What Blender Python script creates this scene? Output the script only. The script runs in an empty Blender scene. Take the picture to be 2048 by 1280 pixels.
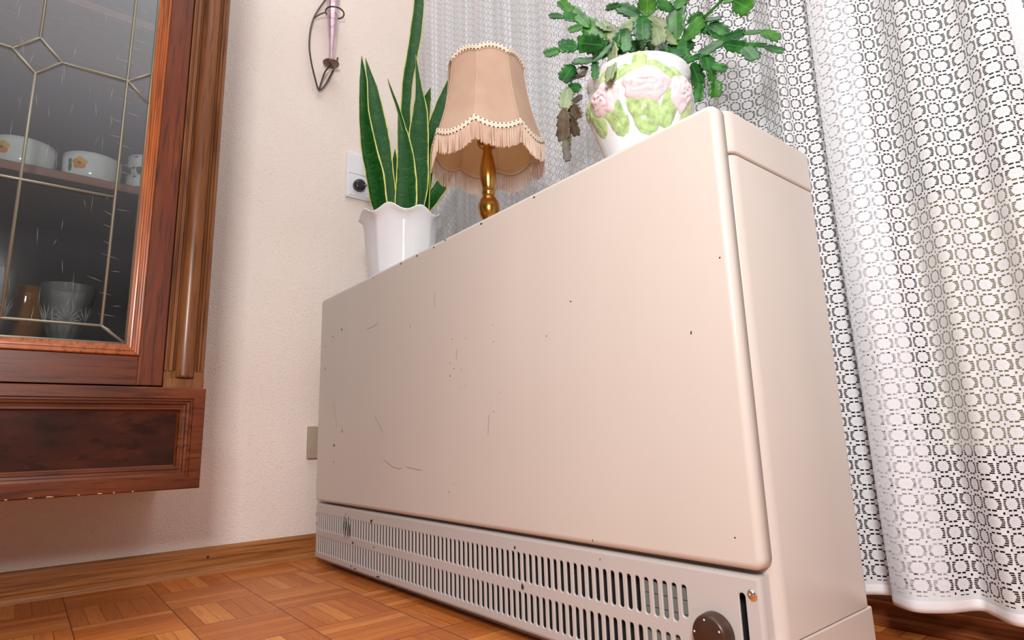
import bpy, math, random
from math import sin, cos, pi, radians, sqrt
from mathutils import Vector, Matrix
random.seed(7)
S = bpy.context.scene
COL = S.collection

# ---------------------------------------------------------------- camera
cam_d = bpy.data.cameras.new('camera'); cam = bpy.data.objects.new('camera', cam_d); COL.objects.link(cam)
rt = Vector((0.62773477, 0.77785657, -0.02980301)); up = Vector((0.17032014, -0.09988936, 0.98031279))
bk = -Vector((-0.75956574, 0.62045248, 0.19518866))
M = Matrix(((rt.x, up.x, bk.x, 1.50540437), (rt.y, up.y, bk.y, -0.57911859), (rt.z, up.z, bk.z, 0.28913669), (0, 0, 0, 1)))
cam.matrix_world = M
cam_d.sensor_width = 36.0; cam_d.lens = 1186.686 / 2048 * 36.0; cam_d.clip_start = 0.02
S.camera = cam

# ---------------------------------------------------------------- look
S.view_settings.view_transform = 'Standard'; S.view_settings.look = 'None'
S.view_settings.gamma = 1.0; S.view_settings.use_curve_mapping = False
S.view_settings.exposure = 0.40
S.cycles.transparent_max_bounces = 24; S.cycles.max_bounces = 8

# ---------------------------------------------------------------- world + lights
W = bpy.data.worlds.new('world'); S.world = W; W.use_nodes = True
wn = W.node_tree.nodes; wl = W.node_tree.links
for n in list(wn): wn.remove(n)
wo = wn.new('ShaderNodeOutputWorld'); wb = wn.new('ShaderNodeBackground'); wl.new(wb.outputs[0], wo.inputs[0])
tc = wn.new('ShaderNodeTexCoord'); sx = wn.new('ShaderNodeSeparateXYZ'); wl.new(tc.outputs['Generated'], sx.inputs[0])
cr = wn.new('ShaderNodeValToRGB'); mr = wn.new('ShaderNodeMapRange')
mr.inputs['From Min'].default_value = -1; mr.inputs['From Max'].default_value = 1
wl.new(sx.outputs[2], mr.inputs['Value']); wl.new(mr.outputs[0], cr.inputs[0]); wy = wn.new('ShaderNodeMapRange'); wy.inputs['From Min'].default_value = -.9; wy.inputs['From Max'].default_value = .7; wy.inputs['To Min'].default_value = .25; wy.inputs['To Max'].default_value = 1.7
wl.new(sx.outputs[1], wy.inputs['Value']); wx = wn.new('ShaderNodeVectorMath'); wx.operation = 'SCALE'; wl.new(cr.outputs[0], wx.inputs[0]); wl.new(wy.outputs[0], wx.inputs['Scale']); wl.new(wx.outputs[0], wb.inputs[0])
e = cr.color_ramp.elements
e[0].position = 0.0; e[0].color = (.22, .17, .13, 1)
e[1].position = 1.0; e[1].color = (1.8, 1.78, 1.78, 1)
for p, c in ((.46, (.30, .25, .22, 1)), (.60, (.07, .06, .06, 1)), (.67, (.30, .28, .29, 1)), (.75, (1.15, 1.08, 1.14, 1)), (.82, (1.3, 1.28, 1.32, 1))):
    k = e.new(p); k.color = c
wb.inputs[1].default_value = 0.55

def area(name, loc, target, size, power, color=(1, 1, 1)):
    d = bpy.data.lights.new(name, 'AREA'); d.shape = 'SQUARE'; d.size = size; d.energy = power; d.color = color
    o = bpy.data.objects.new(name, d); COL.objects.link(o); o.location = loc
    o.rotation_euler = (Vector(target) - Vector(loc)).to_track_quat('-Z', 'Y').to_euler(); return o
area('flash_light', (1.82, -0.86, 0.86), (0.5, 0.2, 0.6), 0.26, 15, (1, .98, .96))
area('ceiling_bounce_light', (0.95, -0.45, 2.5), (0.5, 0.1, 0.3), 1.3, 11, (1, .985, .98))

# ---------------------------------------------------------------- helpers
BASE = {}
class MB:
    def __init__(s): s.v = []; s.f = []; s.sm = []; s.uv = {}
    def add(s, vs, fs, smooth=False, uvs=None):
        o = len(s.v); s.v += [tuple(p) for p in vs]
        for i, f in enumerate(fs):
            s.f.append([o + k for k in f]); s.sm.append(smooth)
        if uvs:
            for i, u in enumerate(uvs): s.uv[o + i] = u
        return s
    def box(s, x0, x1, y0, y1, z0, z1):
        v = [(x, y, z) for x in (x0, x1) for y in (y0, y1) for z in (z0, z1)]
        return s.add(v, [(0, 1, 3, 2), (4, 6, 7, 5), (0, 4, 5, 1), (2, 3, 7, 6), (0, 2, 6, 4), (1, 5, 7, 3)])
    def grid(s, P, smooth=True, closeu=False, uv=None):
        n = len(P); m = len(P[0]); fs = []
        for i in range(n if closeu else n - 1):
            for j in range(m - 1):
                a = i * m + j; b = ((i + 1) % n) * m + j
                fs.append((a, b, b + 1, a + 1))
        U = None
        if uv: U = [uv[i][j] for i in range(n) for j in range(m)]
        return s.add([p for r in P for p in r], fs, smooth, U)
    def lathe(s, prof, c, n=48, rf=None, zf=None, smooth=True):
        P = []
        for i in range(n):
            a = 2 * pi * i / n; row = []
            for r, z in prof:
                rr = r * (rf(a, z) if rf else 1); zz = z + (zf(a, r, z) if zf else 0)
                row.append((c[0] + rr * cos(a), c[1] + rr * sin(a), c[2] + zz))
            P.append(row)
        return s.grid(P, smooth, True)
    def tube(s, pts, r, n=8, cap=True):
        pts = [Vector(p) for p in pts]; P = []; prev = None
        for i, p in enumerate(pts):
            t = (pts[min(i + 1, len(pts) - 1)] - pts[max(i - 1, 0)]).normalized()
            if prev is None:
                a = Vector((0, 0, 1)) if abs(t.z) < .9 else Vector((1, 0, 0)); nn = t.cross(a).normalized()
            else: nn = (prev - t * prev.dot(t)).normalized()
            prev = nn; b = t.cross(nn); rr = r[i] if isinstance(r, (list, tuple)) else r
            P.append([p + nn * (rr * cos(2 * pi * k / n)) + b * (rr * sin(2 * pi * k / n)) for k in range(n + 1)])
        s.grid(P, True)
        if cap:
            s.add(P[0][:n], [tuple(range(n))]); s.add(P[-1][:n], [tuple(range(n))])
        return s
    def disc(s, c, r, nrm, n=24):
        nrm = Vector(nrm).normalized(); a = nrm.orthogonal().normalized(); b = nrm.cross(a)
        return s.add([Vector(c) + a * (r * cos(2 * pi * k / n)) + b * (r * sin(2 * pi * k / n)) for k in range(n)], [tuple(range(n))])

def spline(pts, n):
    pts = [Vector(p) for p in pts]; out = []
    q = [pts[0] * 2 - pts[1]] + pts + [pts[-1] * 2 - pts[-2]]
    for i in range(len(pts) - 1):
        a, b, c, d = q[i:i + 4]
        for k in range(n):
            t = k / n
            out.append(.5 * ((2 * b) + (c - a) * t + (2 * a - 5 * b + 4 * c - d) * t * t + (3 * b - a - 3 * c + d) * t ** 3))
    out.append(pts[-1]); return out

def obj(name, mb, mat, parent=None, bevel=0, solid=0, label=None, kind=None, seg=3, merge=True):
    base = BASE.get(parent.name, Vector((0, 0, 0))) if parent else Vector((0, 0, 0))
    me = bpy.data.meshes.new(name); me.from_pydata([(Vector(v) - base)[:] for v in mb.v], [], mb.f)
    me.polygons.foreach_set('use_smooth', mb.sm)
    if mb.uv:
        l = me.uv_layers.new(name='UVMap')
        for lp in me.loops: l.data[lp.index].uv = mb.uv.get(lp.vertex_index, (0, 0))
    if merge and not mb.uv:
        import bmesh
        bm = bmesh.new(); bm.from_mesh(me); bmesh.ops.remove_doubles(bm, verts=bm.verts, dist=1e-6)
        bmesh.ops.recalc_face_normals(bm, faces=bm.faces); bm.to_mesh(me); bm.free()
    me.materials.append(mat)
    o = bpy.data.objects.new(name, me); COL.objects.link(o); o.parent = parent; BASE[o.name] = base
    if bevel:
        m = o.modifiers.new('b', 'BEVEL'); m.width = bevel; m.segments = seg; m.limit_method = 'ANGLE'; m.angle_limit = radians(40)
        for p in me.polygons: p.use_smooth = True
        m.harden_normals = True
    if solid:
        m = o.modifiers.new('s', 'SOLIDIFY'); m.thickness = solid; m.offset = 0
    if label: o['label'] = label
    if kind: o['kind'] = kind
    return o
def thing(name, label, cat, loc, group=None):
    o = bpy.data.objects.new(name, None); COL.objects.link(o); o.location = loc; BASE[o.name] = Vector(loc)
    o['label'] = label; o['category'] = cat; o.empty_display_size = .05
    if group: o['group'] = group
    return o
def tag(o, label, cat, group=None):
    o['label'] = label; o['category'] = cat
    if group: o['group'] = group
    return o

# ---------------------------------------------------------------- node helpers
class NT:
    def __init__(s, name):
        s.mat = bpy.data.materials.new(name); s.mat.use_nodes = True; s.t = s.mat.node_tree
        for n in list(s.t.nodes): s.t.nodes.remove(n)
        s.out = s.t.nodes.new('ShaderNodeOutputMaterial')
    def n(s, t, **kw):
        x = s.t.nodes.new(t)
        for k, v in kw.items(): setattr(x, k, v)
        return x
    def set(s, sock, v):
        if isinstance(v, bpy.types.NodeSocket): s.t.links.new(v, sock)
        else:
            if isinstance(v, (tuple, list)) and len(v) == 3 and sock.type == 'RGBA': v = (*v, 1)
            sock.default_value = v
    def m(s, op, a, b=None, c=None):
        x = s.n('ShaderNodeMath', operation=op); s.set(x.inputs[0], a)
        if b is not None: s.set(x.inputs[1], b)
        if c is not None: s.set(x.inputs[2], c)
        return x.outputs[0]
    def coord(s, which='Object'): return s.n('ShaderNodeTexCoord').outputs[which]
    def mapping(s, v, scale=(1, 1, 1), loc=(0, 0, 0), rot=(0, 0, 0)):
        x = s.n('ShaderNodeMapping'); s.set(x.inputs[0], v); x.inputs[1].default_value = loc; x.inputs[2].default_value = rot; x.inputs[3].default_value = scale
        return x.outputs[0]
    def noise(s, v, scale=5, detail=4, rough=.55, dist=0):
        x = s.n('ShaderNodeTexNoise'); s.set(x.inputs['Vector'], v); x.inputs['Scale'].default_value = scale
        x.inputs['Detail'].default_value = detail; x.inputs['Roughness'].default_value = rough; x.inputs['Distortion'].default_value = dist
        return x.outputs[0]
    def ramp(s, f, stops):
        x = s.n('ShaderNodeValToRGB'); s.set(x.inputs[0], f); el = x.color_ramp.elements
        el[0].position = stops[0][0]; el[0].color = (*stops[0][1], 1); el[1].position = stops[-1][0]; el[1].color = (*stops[-1][1], 1)
        for p, c in stops[1:-1]: k = el.new(p); k.color = (*c, 1)
        return x.outputs[0]
    def mix(s, f, a, b, bt='MIX'):
        x = s.n('ShaderNodeMix', data_type='RGBA', blend_type=bt); s.set(x.inputs[0], f); s.set(x.inputs[6], a); s.set(x.inputs[7], b); return x.outputs[2]
    def bump(s, h, strength=.3, dist=.001):
        x = s.n('ShaderNodeBump'); s.set(x.inputs['Height'], h); x.inputs['Strength'].default_value = strength; x.inputs['Distance'].default_value = dist; return x.outputs[0]
    def bsdf(s, color, rough=.5, metal=0, normal=None, **kw):
        x = s.n('ShaderNodeBsdfPrincipled'); s.set(x.inputs['Base Color'], color); s.set(x.inputs['Roughness'], rough); x.inputs['Metallic'].default_value = metal
        if normal is not None: s.set(x.inputs['Normal'], normal)
        for k, v in kw.items(): s.set(x.inputs[k], v)
        return x.outputs[0]
    def done(s, sh): s.t.links.new(sh, s.out.inputs[0]); return s.mat
def lin(r, g, b):
    f = lambda c: (c / 255 / 12.92) if c <= 10 else ((c / 255 + .055) / 1.055) ** 2.4
    return (f(r), f(g), f(b))
def plain(name, c, rough=.5, metal=0, var=0.06, scale=20, bump=0, bscale=200, **kw):
    t = NT(name); co = t.coord(); nz = t.noise(co, scale, 3)
    a = tuple(x * (1 - var) for x in c); b = tuple(min(1, x * (1 + var)) for x in c)
    nm = t.bump(t.noise(co, bscale, 2), bump, .0005) if bump else None
    return t.done(t.bsdf(t.ramp(nz, [(.3, a), (.7, b)]), rough, metal, nm, **kw))
def wood(name, dark, mid, light, axis='z', rough=.4, scale=1, coat=0.0, bump=.15, st=1.2):
    t = NT(name); co = t.coord(); k = {'x': (st, 22, 22), 'y': (22, st, 22), 'z': (22, 22, st)}[axis]
    v = t.mapping(co, tuple(q * scale for q in k)); n1 = t.noise(v, 3, 6, .6, .6)
    k2 = tuple(q * scale * (6 if q > 5 else 2.5) for q in k); n2 = t.noise(t.mapping(co, k2), 2.2, 3, .6)
    n3 = t.noise(co, 5, 2)
    col = t.ramp(n1, [(.28, dark), (.5, mid), (.74, light)])
    pores = t.ramp(n2, [(.38, (.45, .4, .38)), (.47, (1, 1, 1))])
    col = t.mix(.75, col, pores, 'MULTIPLY'); col = t.mix(.5, col, t.ramp(n3, [(.3, (.7, .68, .66)), (.7, (1.0, 1.0, 1.0))]), 'MULTIPLY')
    return t.done(t.bsdf(col, rough, 0, t.bump(n2, bump, .0004), **{'Coat Weight': coat, 'Coat Roughness': .15, 'Specular IOR Level': .3}))
# measured outlines in metres (offset to the right, height, width)
SNAKE=[
 ( (-0.044,0.855,0.0361), (-0.057,0.898,0.0387), (-0.067,0.966,0.0413), (-0.085,1.049,0.0336), (-0.098,1.148,0.0206), (-0.101,1.235,0.0168), (-0.107,1.306,0.0013) ),
 ( (-0.025,0.856,0.0361), (-0.032,0.899,0.0387), (-0.042,0.974,0.04), (-0.049,1.023,0.0439), (-0.06,1.093,0.0452), (-0.073,1.179,0.0336), (-0.079,1.222,0.0232), (-0.097,1.301,0.0013) ),
 ( (0.005,0.873,0.0155), (0.011,1.041,0.0142), (0.006,1.098,0.0103), (-0.011,1.162,0.0077), (-0.028,1.212,0.0052), (-0.038,1.244,0.0013) ),
 ( (0.01,0.857,0.0465), (0.012,0.901,0.0516), (0.013,0.956,0.0478), (0.01,1.024,0.0387), (0.002,1.09,0.0245), (-0.01,1.147,0.0013) ),
 ( (0.016,0.857,0.0232), (0.011,1.091,0.0232), (0.01,1.159,0.0232), (0.016,1.252,0.0258), (0.027,1.324,0.0271), (0.037,1.397,0.0297), (0.045,1.496,0.0258), (0.045,1.593,0.0026) ),
 ( (0.035,0.858,0.0258), (0.045,0.903,0.031), (0.048,0.958,0.04), (0.044,1.026,0.0478), (0.045,1.093,0.0465), (0.048,1.162,0.0348), (0.045,1.218,0.0181), (0.036,1.323,0.0013) ),
 ( (0.05,0.875,0.0181), (0.056,1.044,0.0206), (0.064,1.175,0.0219), (0.068,1.198,0.0181), (0.076,1.228,0.0013) ),
 ( (0.063,0.859,0.0129), (0.069,1.045,0.0155), (0.082,1.096,0.031), (0.097,1.141,0.0361), (0.115,1.194,0.0336), (0.146,1.27,0.0258), (0.205,1.361,0.0026) ),
 ( (0.056,0.862,0.0181), (0.076,0.901,0.031), (0.102,0.944,0.031), (0.133,0.998,0.0181), (0.161,1.05,0.0013) ),
 ( (-0.018,0.856,0.0206), (-0.016,0.955,0.0219), (-0.017,0.997,0.0155), (-0.017,1.042,0.0013) ),
 ( (0.061,0.862,0.0103), (0.077,0.988,0.0129), (0.09,1.046,0.0155), (0.106,1.102,0.0129), (0.123,1.165,0.0013) ),
]
CACTUS=[
(-0.12,0.916,-0.144,0.913,0.016,0),(-0.09,0.916,-0.12,0.922,0.021,0),(-0.049,0.909,-0.088,0.922,0.026,0),(-0.111,0.976,-0.133,0.981,0.012,0),(-0.085,0.966,-0.11,0.978,0.014,0),(-0.07,0.946,-0.095,0.984,0.018,0),(-0.097,0.981,-0.115,1.006,0.018,0),(-0.08,0.951,-0.102,0.948,0.012,0),(-0.045,0.922,-0.073,0.954,0.026,0),(-0.099,0.883,-0.117,0.86,0.022,0),(-0.065,0.885,-0.097,0.89,0.018,0),(-0.041,0.915,-0.066,0.895,0.018,0),(-0.028,0.93,-0.051,0.951,0.022,2),(-0.025,0.911,-0.04,0.935,0.018,2),(-0.076,0.874,-0.099,0.865,0.014,1),(-0.081,0.861,-0.107,0.858,0.01,1),(-0.088,0.84,-0.108,0.844,0.014,0),(-0.088,0.827,-0.102,0.818,0.008,1),(-0.11,0.845,-0.117,0.812,0.02,2),(-0.118,0.81,-0.123,0.756,0.019,1),(-0.107,0.815,-0.097,0.789,0.018,1),(-0.11,0.8,-0.101,0.761,0.015,1),(-0.12,0.758,-0.117,0.72,0.011,1),(-0.112,0.765,-0.115,0.74,0.01,1),(-0.033,0.913,-0.064,0.885,0.009,3),(-0.064,0.887,-0.065,0.855,0.01,3),(-0.033,0.913,-0.043,0.851,0.016,4),(0.011,0.949,-0.018,0.972,0.02,0),(0.022,0.945,0.027,0.989,0.026,0),(-0.017,0.976,-0.039,0.976,0.01,0),(0.013,0.946,-0.014,0.93,0.018,2),(0.015,0.948,0.013,0.909,0.024,0),(0.024,0.943,0.046,0.919,0.02,2),(-0.008,0.93,-0.028,0.907,0.018,0),(-0.012,0.929,-0.013,0.893,0.016,0),(0.035,0.925,0.039,0.895,0.022,2),(0.046,0.921,0.059,0.89,0.018,2),(0.063,0.891,0.069,0.947,0.031,0),(0.067,0.949,0.087,0.974,0.024,0),(0.065,0.95,0.042,0.964,0.016,0),(0.069,0.856,0.065,0.892,0.026,0),(0.072,0.89,0.108,0.922,0.018,0),(0.108,0.925,0.138,0.951,0.0036,0),(0.084,0.921,0.105,0.927,0.018,0),(0.103,0.921,0.131,0.919,0.009,0),(0.069,0.854,0.096,0.86,0.009,0),(0.092,0.86,0.129,0.878,0.018,0),(0.127,0.881,0.161,0.886,0.014,0),(0.162,0.887,0.185,0.883,0.014,0),(0.187,0.884,0.209,0.866,0.02,0),(0.132,0.874,0.162,0.862,0.017,0),(0.163,0.866,0.19,0.859,0.0056,0),(0.19,0.857,0.213,0.845,0.016,0),(0.16,0.863,0.174,0.84,0.019,0),(0.105,0.862,0.108,0.835,0.026,0),(0.112,0.84,0.131,0.83,0.012,0),(0.112,0.837,0.11,0.816,0.012,0),(0.115,0.816,0.113,0.789,0.018,0),(0.084,0.85,0.092,0.814,0.023,0),(0.092,0.816,0.087,0.786,0.014,0),(0.076,0.795,0.076,0.774,0.007,0),(0.115,0.912,0.137,0.892,0.017,0),(0.115,0.905,0.124,0.886,0.015,0),(0.139,0.945,0.154,0.945,0.012,0),(0.154,0.945,0.175,0.925,0.024,0),(0.098,0.908,0.119,0.898,0.012,0),(0.024,0.882,0.016,0.909,0.024,0),(-0.003,0.885,-0.003,0.906,0.02,0),(-0.023,0.888,-0.024,0.906,0.018,0),(0.048,0.873,0.045,0.889,0.016,0),(0.01,0.883,0.006,0.907,0.02,0),(0.054,0.872,0.07,0.871,0.022,0),(-0.042,0.892,-0.058,0.902,0.018,0),(-0.015,0.889,-0.035,0.913,0.018,0),(0.035,0.876,0.04,0.897,0.018,0),(0.061,0.869,0.085,0.888,0.02,0),(0.033,0.879,0.025,0.9,0.018,0),(-0.035,0.891,-0.049,0.914,0.018,0) ]
CHIPS=[(0.059,0.587,0.0016,0.0034),(0.069,0.574,0.0016,0.0025),(0.138,0.562,0.0052,0.0056),(0.083,0.552,0.0064,0.0033),(0.036,0.534,0.0022,0.0059),(0.040,0.476,0.0033,0.0083),(0.023,0.450,0.0022,0.0017),(0.135,0.436,0.0021,0.0024),(0.474,0.514,0.0017,0.0039),(0.626,0.466,0.0015,0.0023),(0.669,0.461,0.0018,0.0014),(0.618,0.424,0.0030,0.0015),(0.631,0.412,0.0023,0.0020),(0.652,0.409,0.0019,0.0011),(0.618,0.401,0.0027,0.0029),(0.666,0.380,0.0018,0.0014),(0.651,0.378,0.0015,0.0009),(0.746,0.472,0.0017,0.0016),(0.751,0.464,0.0014,0.0011),(0.747,0.444,0.0017,0.0019),(0.760,0.361,0.0017,0.0013),(0.743,0.332,0.0020,0.0016),(0.875,0.434,0.0016,0.0024),(0.155,0.318,0.0025,0.0092),(0.111,0.285,0.0071,0.0047),(0.110,0.246,0.0030,0.0062),(0.274,0.274,0.0019,0.0014),(0.628,0.216,0.0018,0.0017),(0.611,0.201,0.0015,0.0034),(0.758,0.412,0.0010,0.0008),(0.738,0.342,0.0010,0.0008),(1.163,0.478,0.0020,0.0017),(1.118,0.401,0.0020,0.0040),(0.928,0.475,0.0025,0.0021),(0.605,0.658,0.0056,0.0028),(1.148,0.182,0.0018,0.0015),(0.957,0.137,0.0023,0.0019),(0.946,0.158,0.0015,0.0026)]
SCR=[[(0.098,0.386),(0.109,0.365),(0.124,0.327)],[(0.323,0.344),(0.342,0.327),(0.361,0.309)],[(0.370,0.253),(0.402,0.241),(0.430,0.237),(0.443,0.239)],[(0.462,0.241),(0.488,0.238),(0.519,0.236)],[(0.641,0.446),(0.638,0.427)],[(0.731,0.327),(0.727,0.295)],[(0.568,0.563),(0.568,0.534)],[(0.279,0.540),(0.320,0.542),(0.335,0.549)],[(0.154,0.329),(0.153,0.313)]]
# ---------------------------------------------------------------- materials
def pink_wall():
    t = NT('pink_plaster'); co = t.coord(); n1 = t.noise(co, 230, 3, .6); n2 = t.noise(t.mapping(co, (1, 1, .6)), 190, 2, .5, .5)
    pits = t.ramp(n2, [(.27, (0, 0, 0)), (.36, (1, 1, 1))])
    h = t.mix(.22, n1, pits)
    col = t.mix(.5, (.90, .785, .715), t.ramp(t.noise(co, 3, 2), [(.3, (.83, .715, .645)), (.7, (.93, .83, .765))]))
    col = t.mix(t.m('MULTIPLY', t.m('SUBTRACT', 1, pits), .05), col, (.45, .33, .25))
    return t.done(t.bsdf(col, .85, 0, t.bump(h, .9, .0028)))
def parquet():
    t = NT('mosaic_parquet'); co = t.coord(); s = t.n('ShaderNodeSeparateXYZ'); t.set(s.inputs[0], co); T = .1482
    X = t.m('DIVIDE', t.m('SUBTRACT', s.outputs[0], .052), T); Y = t.m('DIVIDE', t.m('ADD', s.outputs[1], .189), T)
    i = t.m('FLOOR', X); j = t.m('FLOOR', Y); fx = t.m('SUBTRACT', X, i); fy = t.m('SUBTRACT', Y, j)
    par = t.m('FLOORED_MODULO', t.m('ADD', i, j), 2.0)
    def sel(a, b): return t.m('ADD', t.m('MULTIPLY', a, t.m('SUBTRACT', 1, par)), t.m('MULTIPLY', b, par))
    al = sel(fx, fy); ac = sel(fy, fx); c6 = t.m('MULTIPLY', ac, 6); k = t.m('FLOOR', c6); fc = t.m('SUBTRACT', c6, k)
    cv = t.n('ShaderNodeCombineXYZ'); t.set(cv.inputs[0], i); t.set(cv.inputs[1], j); t.set(cv.inputs[2], k)
    wn_ = t.n('ShaderNodeTexWhiteNoise', noise_dimensions='3D'); t.set(wn_.inputs[0], cv.outputs[0]); rnd = wn_.outputs[0]
    gv = t.n('ShaderNodeCombineXYZ'); t.set(gv.inputs[0], t.m('MULTIPLY', al, .9)); t.set(gv.inputs[1], t.m('MULTIPLY', c6, 2.2)); t.set(gv.inputs[2], t.m('MULTIPLY', rnd, 40))
    g = t.noise(gv.outputs[0], 2.2, 6, .65, .8)
    gv2 = t.n('ShaderNodeCombineXYZ'); t.set(gv2.inputs[0], t.m('MULTIPLY', al, 5)); t.set(gv2.inputs[1], t.m('MULTIPLY', c6, 16)); t.set(gv2.inputs[2], t.m('MULTIPLY', rnd, 90))
    g2 = t.noise(gv2.outputs[0], 2, 3, .6)
    base = t.ramp(rnd, [(0, lin(172, 92, 36)), (.35, lin(186, 104, 43)), (.7, lin(196, 114, 50)), (1, lin(208, 130, 64))])
    col = t.mix(.8, base, t.ramp(g, [(.25, (.60, .50, .42)), (.5, (1, 1, 1)), (.8, (1.25, 1.3, 1.4))]), 'MULTIPLY')
    col = t.mix(.45, col, t.ramp(g2, [(.36, (.45, .38, .33)), (.48, (1, 1, 1))]), 'MULTIPLY')
    d1 = t.m('MINIMUM', fc, t.m('SUBTRACT', 1, fc)); d2 = t.m('MULTIPLY', t.m('MINIMUM', al, t.m('SUBTRACT', 1, al)), 6)
    d3 = t.m('MULTIPLY', t.m('MINIMUM', ac, t.m('SUBTRACT', 1, ac)), 6)
    wob = t.m('MULTIPLY_ADD', t.noise(co, 25, 2), .06, -.006)
    e1 = t.m('LESS_THAN', d1, wob); e2 = t.m('LESS_THAN', t.m('MINIMUM', d2, d3), .038)
    gap = t.m('MAXIMUM', t.m('MULTIPLY', e1, .7), e2)
    col = t.mix(t.m('MULTIPLY', gap, .85), col, lin(66, 30, 14))
    h = t.m('SUBTRACT', t.m('MULTIPLY', g2, .15), gap)
    return t.done(t.bsdf(col, t.m('MULTIPLY_ADD', g, .25, .32), 0, t.bump(h, .35, .0006)))
def lace():
    t = NT('crochet_lace'); uv = t.coord('UV'); s = t.n('ShaderNodeSeparateXYZ'); t.set(s.inputs[0], uv)
    fx = t.m('FRACT', t.m('DIVIDE', s.outputs[0], .0262)); fy = t.m('FRACT', t.m('DIVIDE', s.outputs[1], .0209))
    wob = t.m('MULTIPLY_ADD', t.noise(uv, 260, 2), .03, -.015)
    ax = t.m('ABSOLUTE', t.m('ADD', t.m('SUBTRACT', fx, .5), wob)); ay = t.m('ABSOLUTE', t.m('ADD', t.m('SUBTRACT', fy, .5), wob))
    R_ = [(.135, .368, .098, .052), (.335, .262, .096, .042), (.365, .150, .076, .040), (.395, .048, .066, .034), (.5, .5, .046, .066)]
    tot = None
    for cx, cy, hx, hy in R_:
        a = t.m('MULTIPLY', t.m('ABSOLUTE', t.m('SUBTRACT', ax, cx)), 1 / hx); b = t.m('MULTIPLY', t.m('ABSOLUTE', t.m('SUBTRACT', ay, cy)), 1 / hy)
        q = t.m('MAXIMUM', a, b); tot = q if tot is None else t.m('MINIMUM', tot, q)
    # pin holes in the heart of each medallion
    px = t.m('ABSOLUTE', t.m('SUBTRACT', t.m('FRACT', t.m('DIVIDE', ax, .088)), .5)); py = t.m('ABSOLUTE', t.m('SUBTRACT', t.m('FRACT', t.m('DIVIDE', ay, .12)), .5))
    pin = t.m('MAXIMUM', t.m('MULTIPLY', px, 1 / .13), t.m('MULTIPLY', py, 1 / .11))
    inner = t.m('LESS_THAN', t.m('ADD', t.m('MULTIPLY', ax, 1 / .19), t.m('MULTIPLY', ay, 1 / .22)), 1.0)
    pin = t.m('MULTIPLY', t.m('LESS_THAN', pin, 1.0), inner)
    hole = t.m('MAXIMUM', t.m('LESS_THAN', tot, 1.0), pin)
    hole = t.m('MULTIPLY', hole, t.m('GREATER_THAN', s.outputs[1], .018))
    thread = t.noise(t.mapping(uv, (1, 1.6, 1)), 1500, 2)
    rim = t.m('LESS_THAN', tot, 1.5)
    col = t.mix(t.m('MULTIPLY', rim, .2), (.94, .955, .985), (.88, .90, .93))
    nm = t.bump(t.m('ADD', thread, rim), .35, .0005)
    df = t.n('ShaderNodeBsdfDiffuse'); t.set(df.inputs[0], col); t.set(df.inputs['Normal'], nm)
    tr = t.n('ShaderNodeBsdfTranslucent'); t.set(tr.inputs[0], (.88, .9, .94))
    m1 = t.n('ShaderNodeMixShader'); m1.inputs[0].default_value = .25; t.set(m1.inputs[1], df.outputs[0]); t.set(m1.inputs[2], tr.outputs[0])
    tp = t.n('ShaderNodeBsdfTransparent'); m2 = t.n('ShaderNodeMixShader'); t.set(m2.inputs[0], hole); t.set(m2.inputs[1], m1.outputs[0]); t.set(m2.inputs[2], tp.outputs[0])
    return t.done(m2.outputs[0])
def pane(name, tint=(.96, .97, .97), refl=1.0, rough=.02, add=0.0, facing=False):
    t = NT(name); tp = t.n('ShaderNodeBsdfTransparent'); t.set(tp.inputs[0], tint)
    gl = t.n('ShaderNodeBsdfGlossy'); t.set(gl.inputs['Roughness'], rough); t.set(gl.inputs[0], (1, 1, 1))
    nz = t.noise(t.coord(), 9, 3); t.set(gl.inputs['Normal'], t.bump(nz, .06, .002))
    fr = t.n('ShaderNodeFresnel'); fr.inputs[0].default_value = 1.5
    m = t.n('ShaderNodeMixShader'); t.set(m.inputs[0], t.m('MULTIPLY_ADD', fr.outputs[0], refl, add)); t.set(m.inputs[1], tp.outputs[0]); t.set(m.inputs[2], gl.outputs[0])
    return t.done(m.outputs[0])
def sansevieria():
    t = NT('snake_plant_leaf'); uv = t.coord('UV'); s = t.n('ShaderNodeSeparateXYZ'); t.set(s.inputs[0], uv)
    ed = t.m('ABSOLUTE', t.m('SUBTRACT', s.outputs[0], .5))
    wv = t.noise(t.mapping(uv, (2.2, 52, 1)), 1, 4, .65, 1.6)
    gr = t.ramp(wv, [(.33, lin(8, 40, 12)), (.52, lin(22, 74, 22)), (.70, lin(66, 122, 56))])
    gr = t.mix(.5, gr, t.ramp(t.noise(t.mapping(uv, (22, 1.5, 1)), 1, 2), [(.3, lin(12, 58, 20)), (.7, lin(30, 96, 28))]))
    k = t.m('GREATER_THAN', ed, t.m('MULTIPLY_ADD', t.noise(t.mapping(uv, (1, 9, 1)), 1, 2), .1, .40))
    col = t.mix(k, gr, t.ramp(t.noise(t.mapping(uv, (3, 14, 1)), 1, 2), [(.3, lin(186, 200, 84)), (.7, lin(232, 222, 140))]))
    return t.done(t.bsdf(col, .45, 0, t.bump(wv, .1, .0006), **{'Specular IOR Level': .3}))
def cactus_leaf(name, a, b, c):
    t = NT(name); co = t.coord(); uv = t.coord('UV'); s = t.n('ShaderNodeSeparateXYZ'); t.set(s.inputs[0], uv)
    n = t.noise(co, 45, 4); col = t.ramp(n, [(.3, a), (.5, b), (.7, c)])
    rib = t.m('LESS_THAN', t.m('ABSOLUTE', t.m('SUBTRACT', s.outputs[0], .5)), .035)
    col = t.mix(t.m('MULTIPLY', rib, .3), col, tuple(min(1, q * 1.6 + .02) for q in c))
    return t.done(t.bsdf(col, .36, 0, t.bump(n, .12, .001)))
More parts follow.
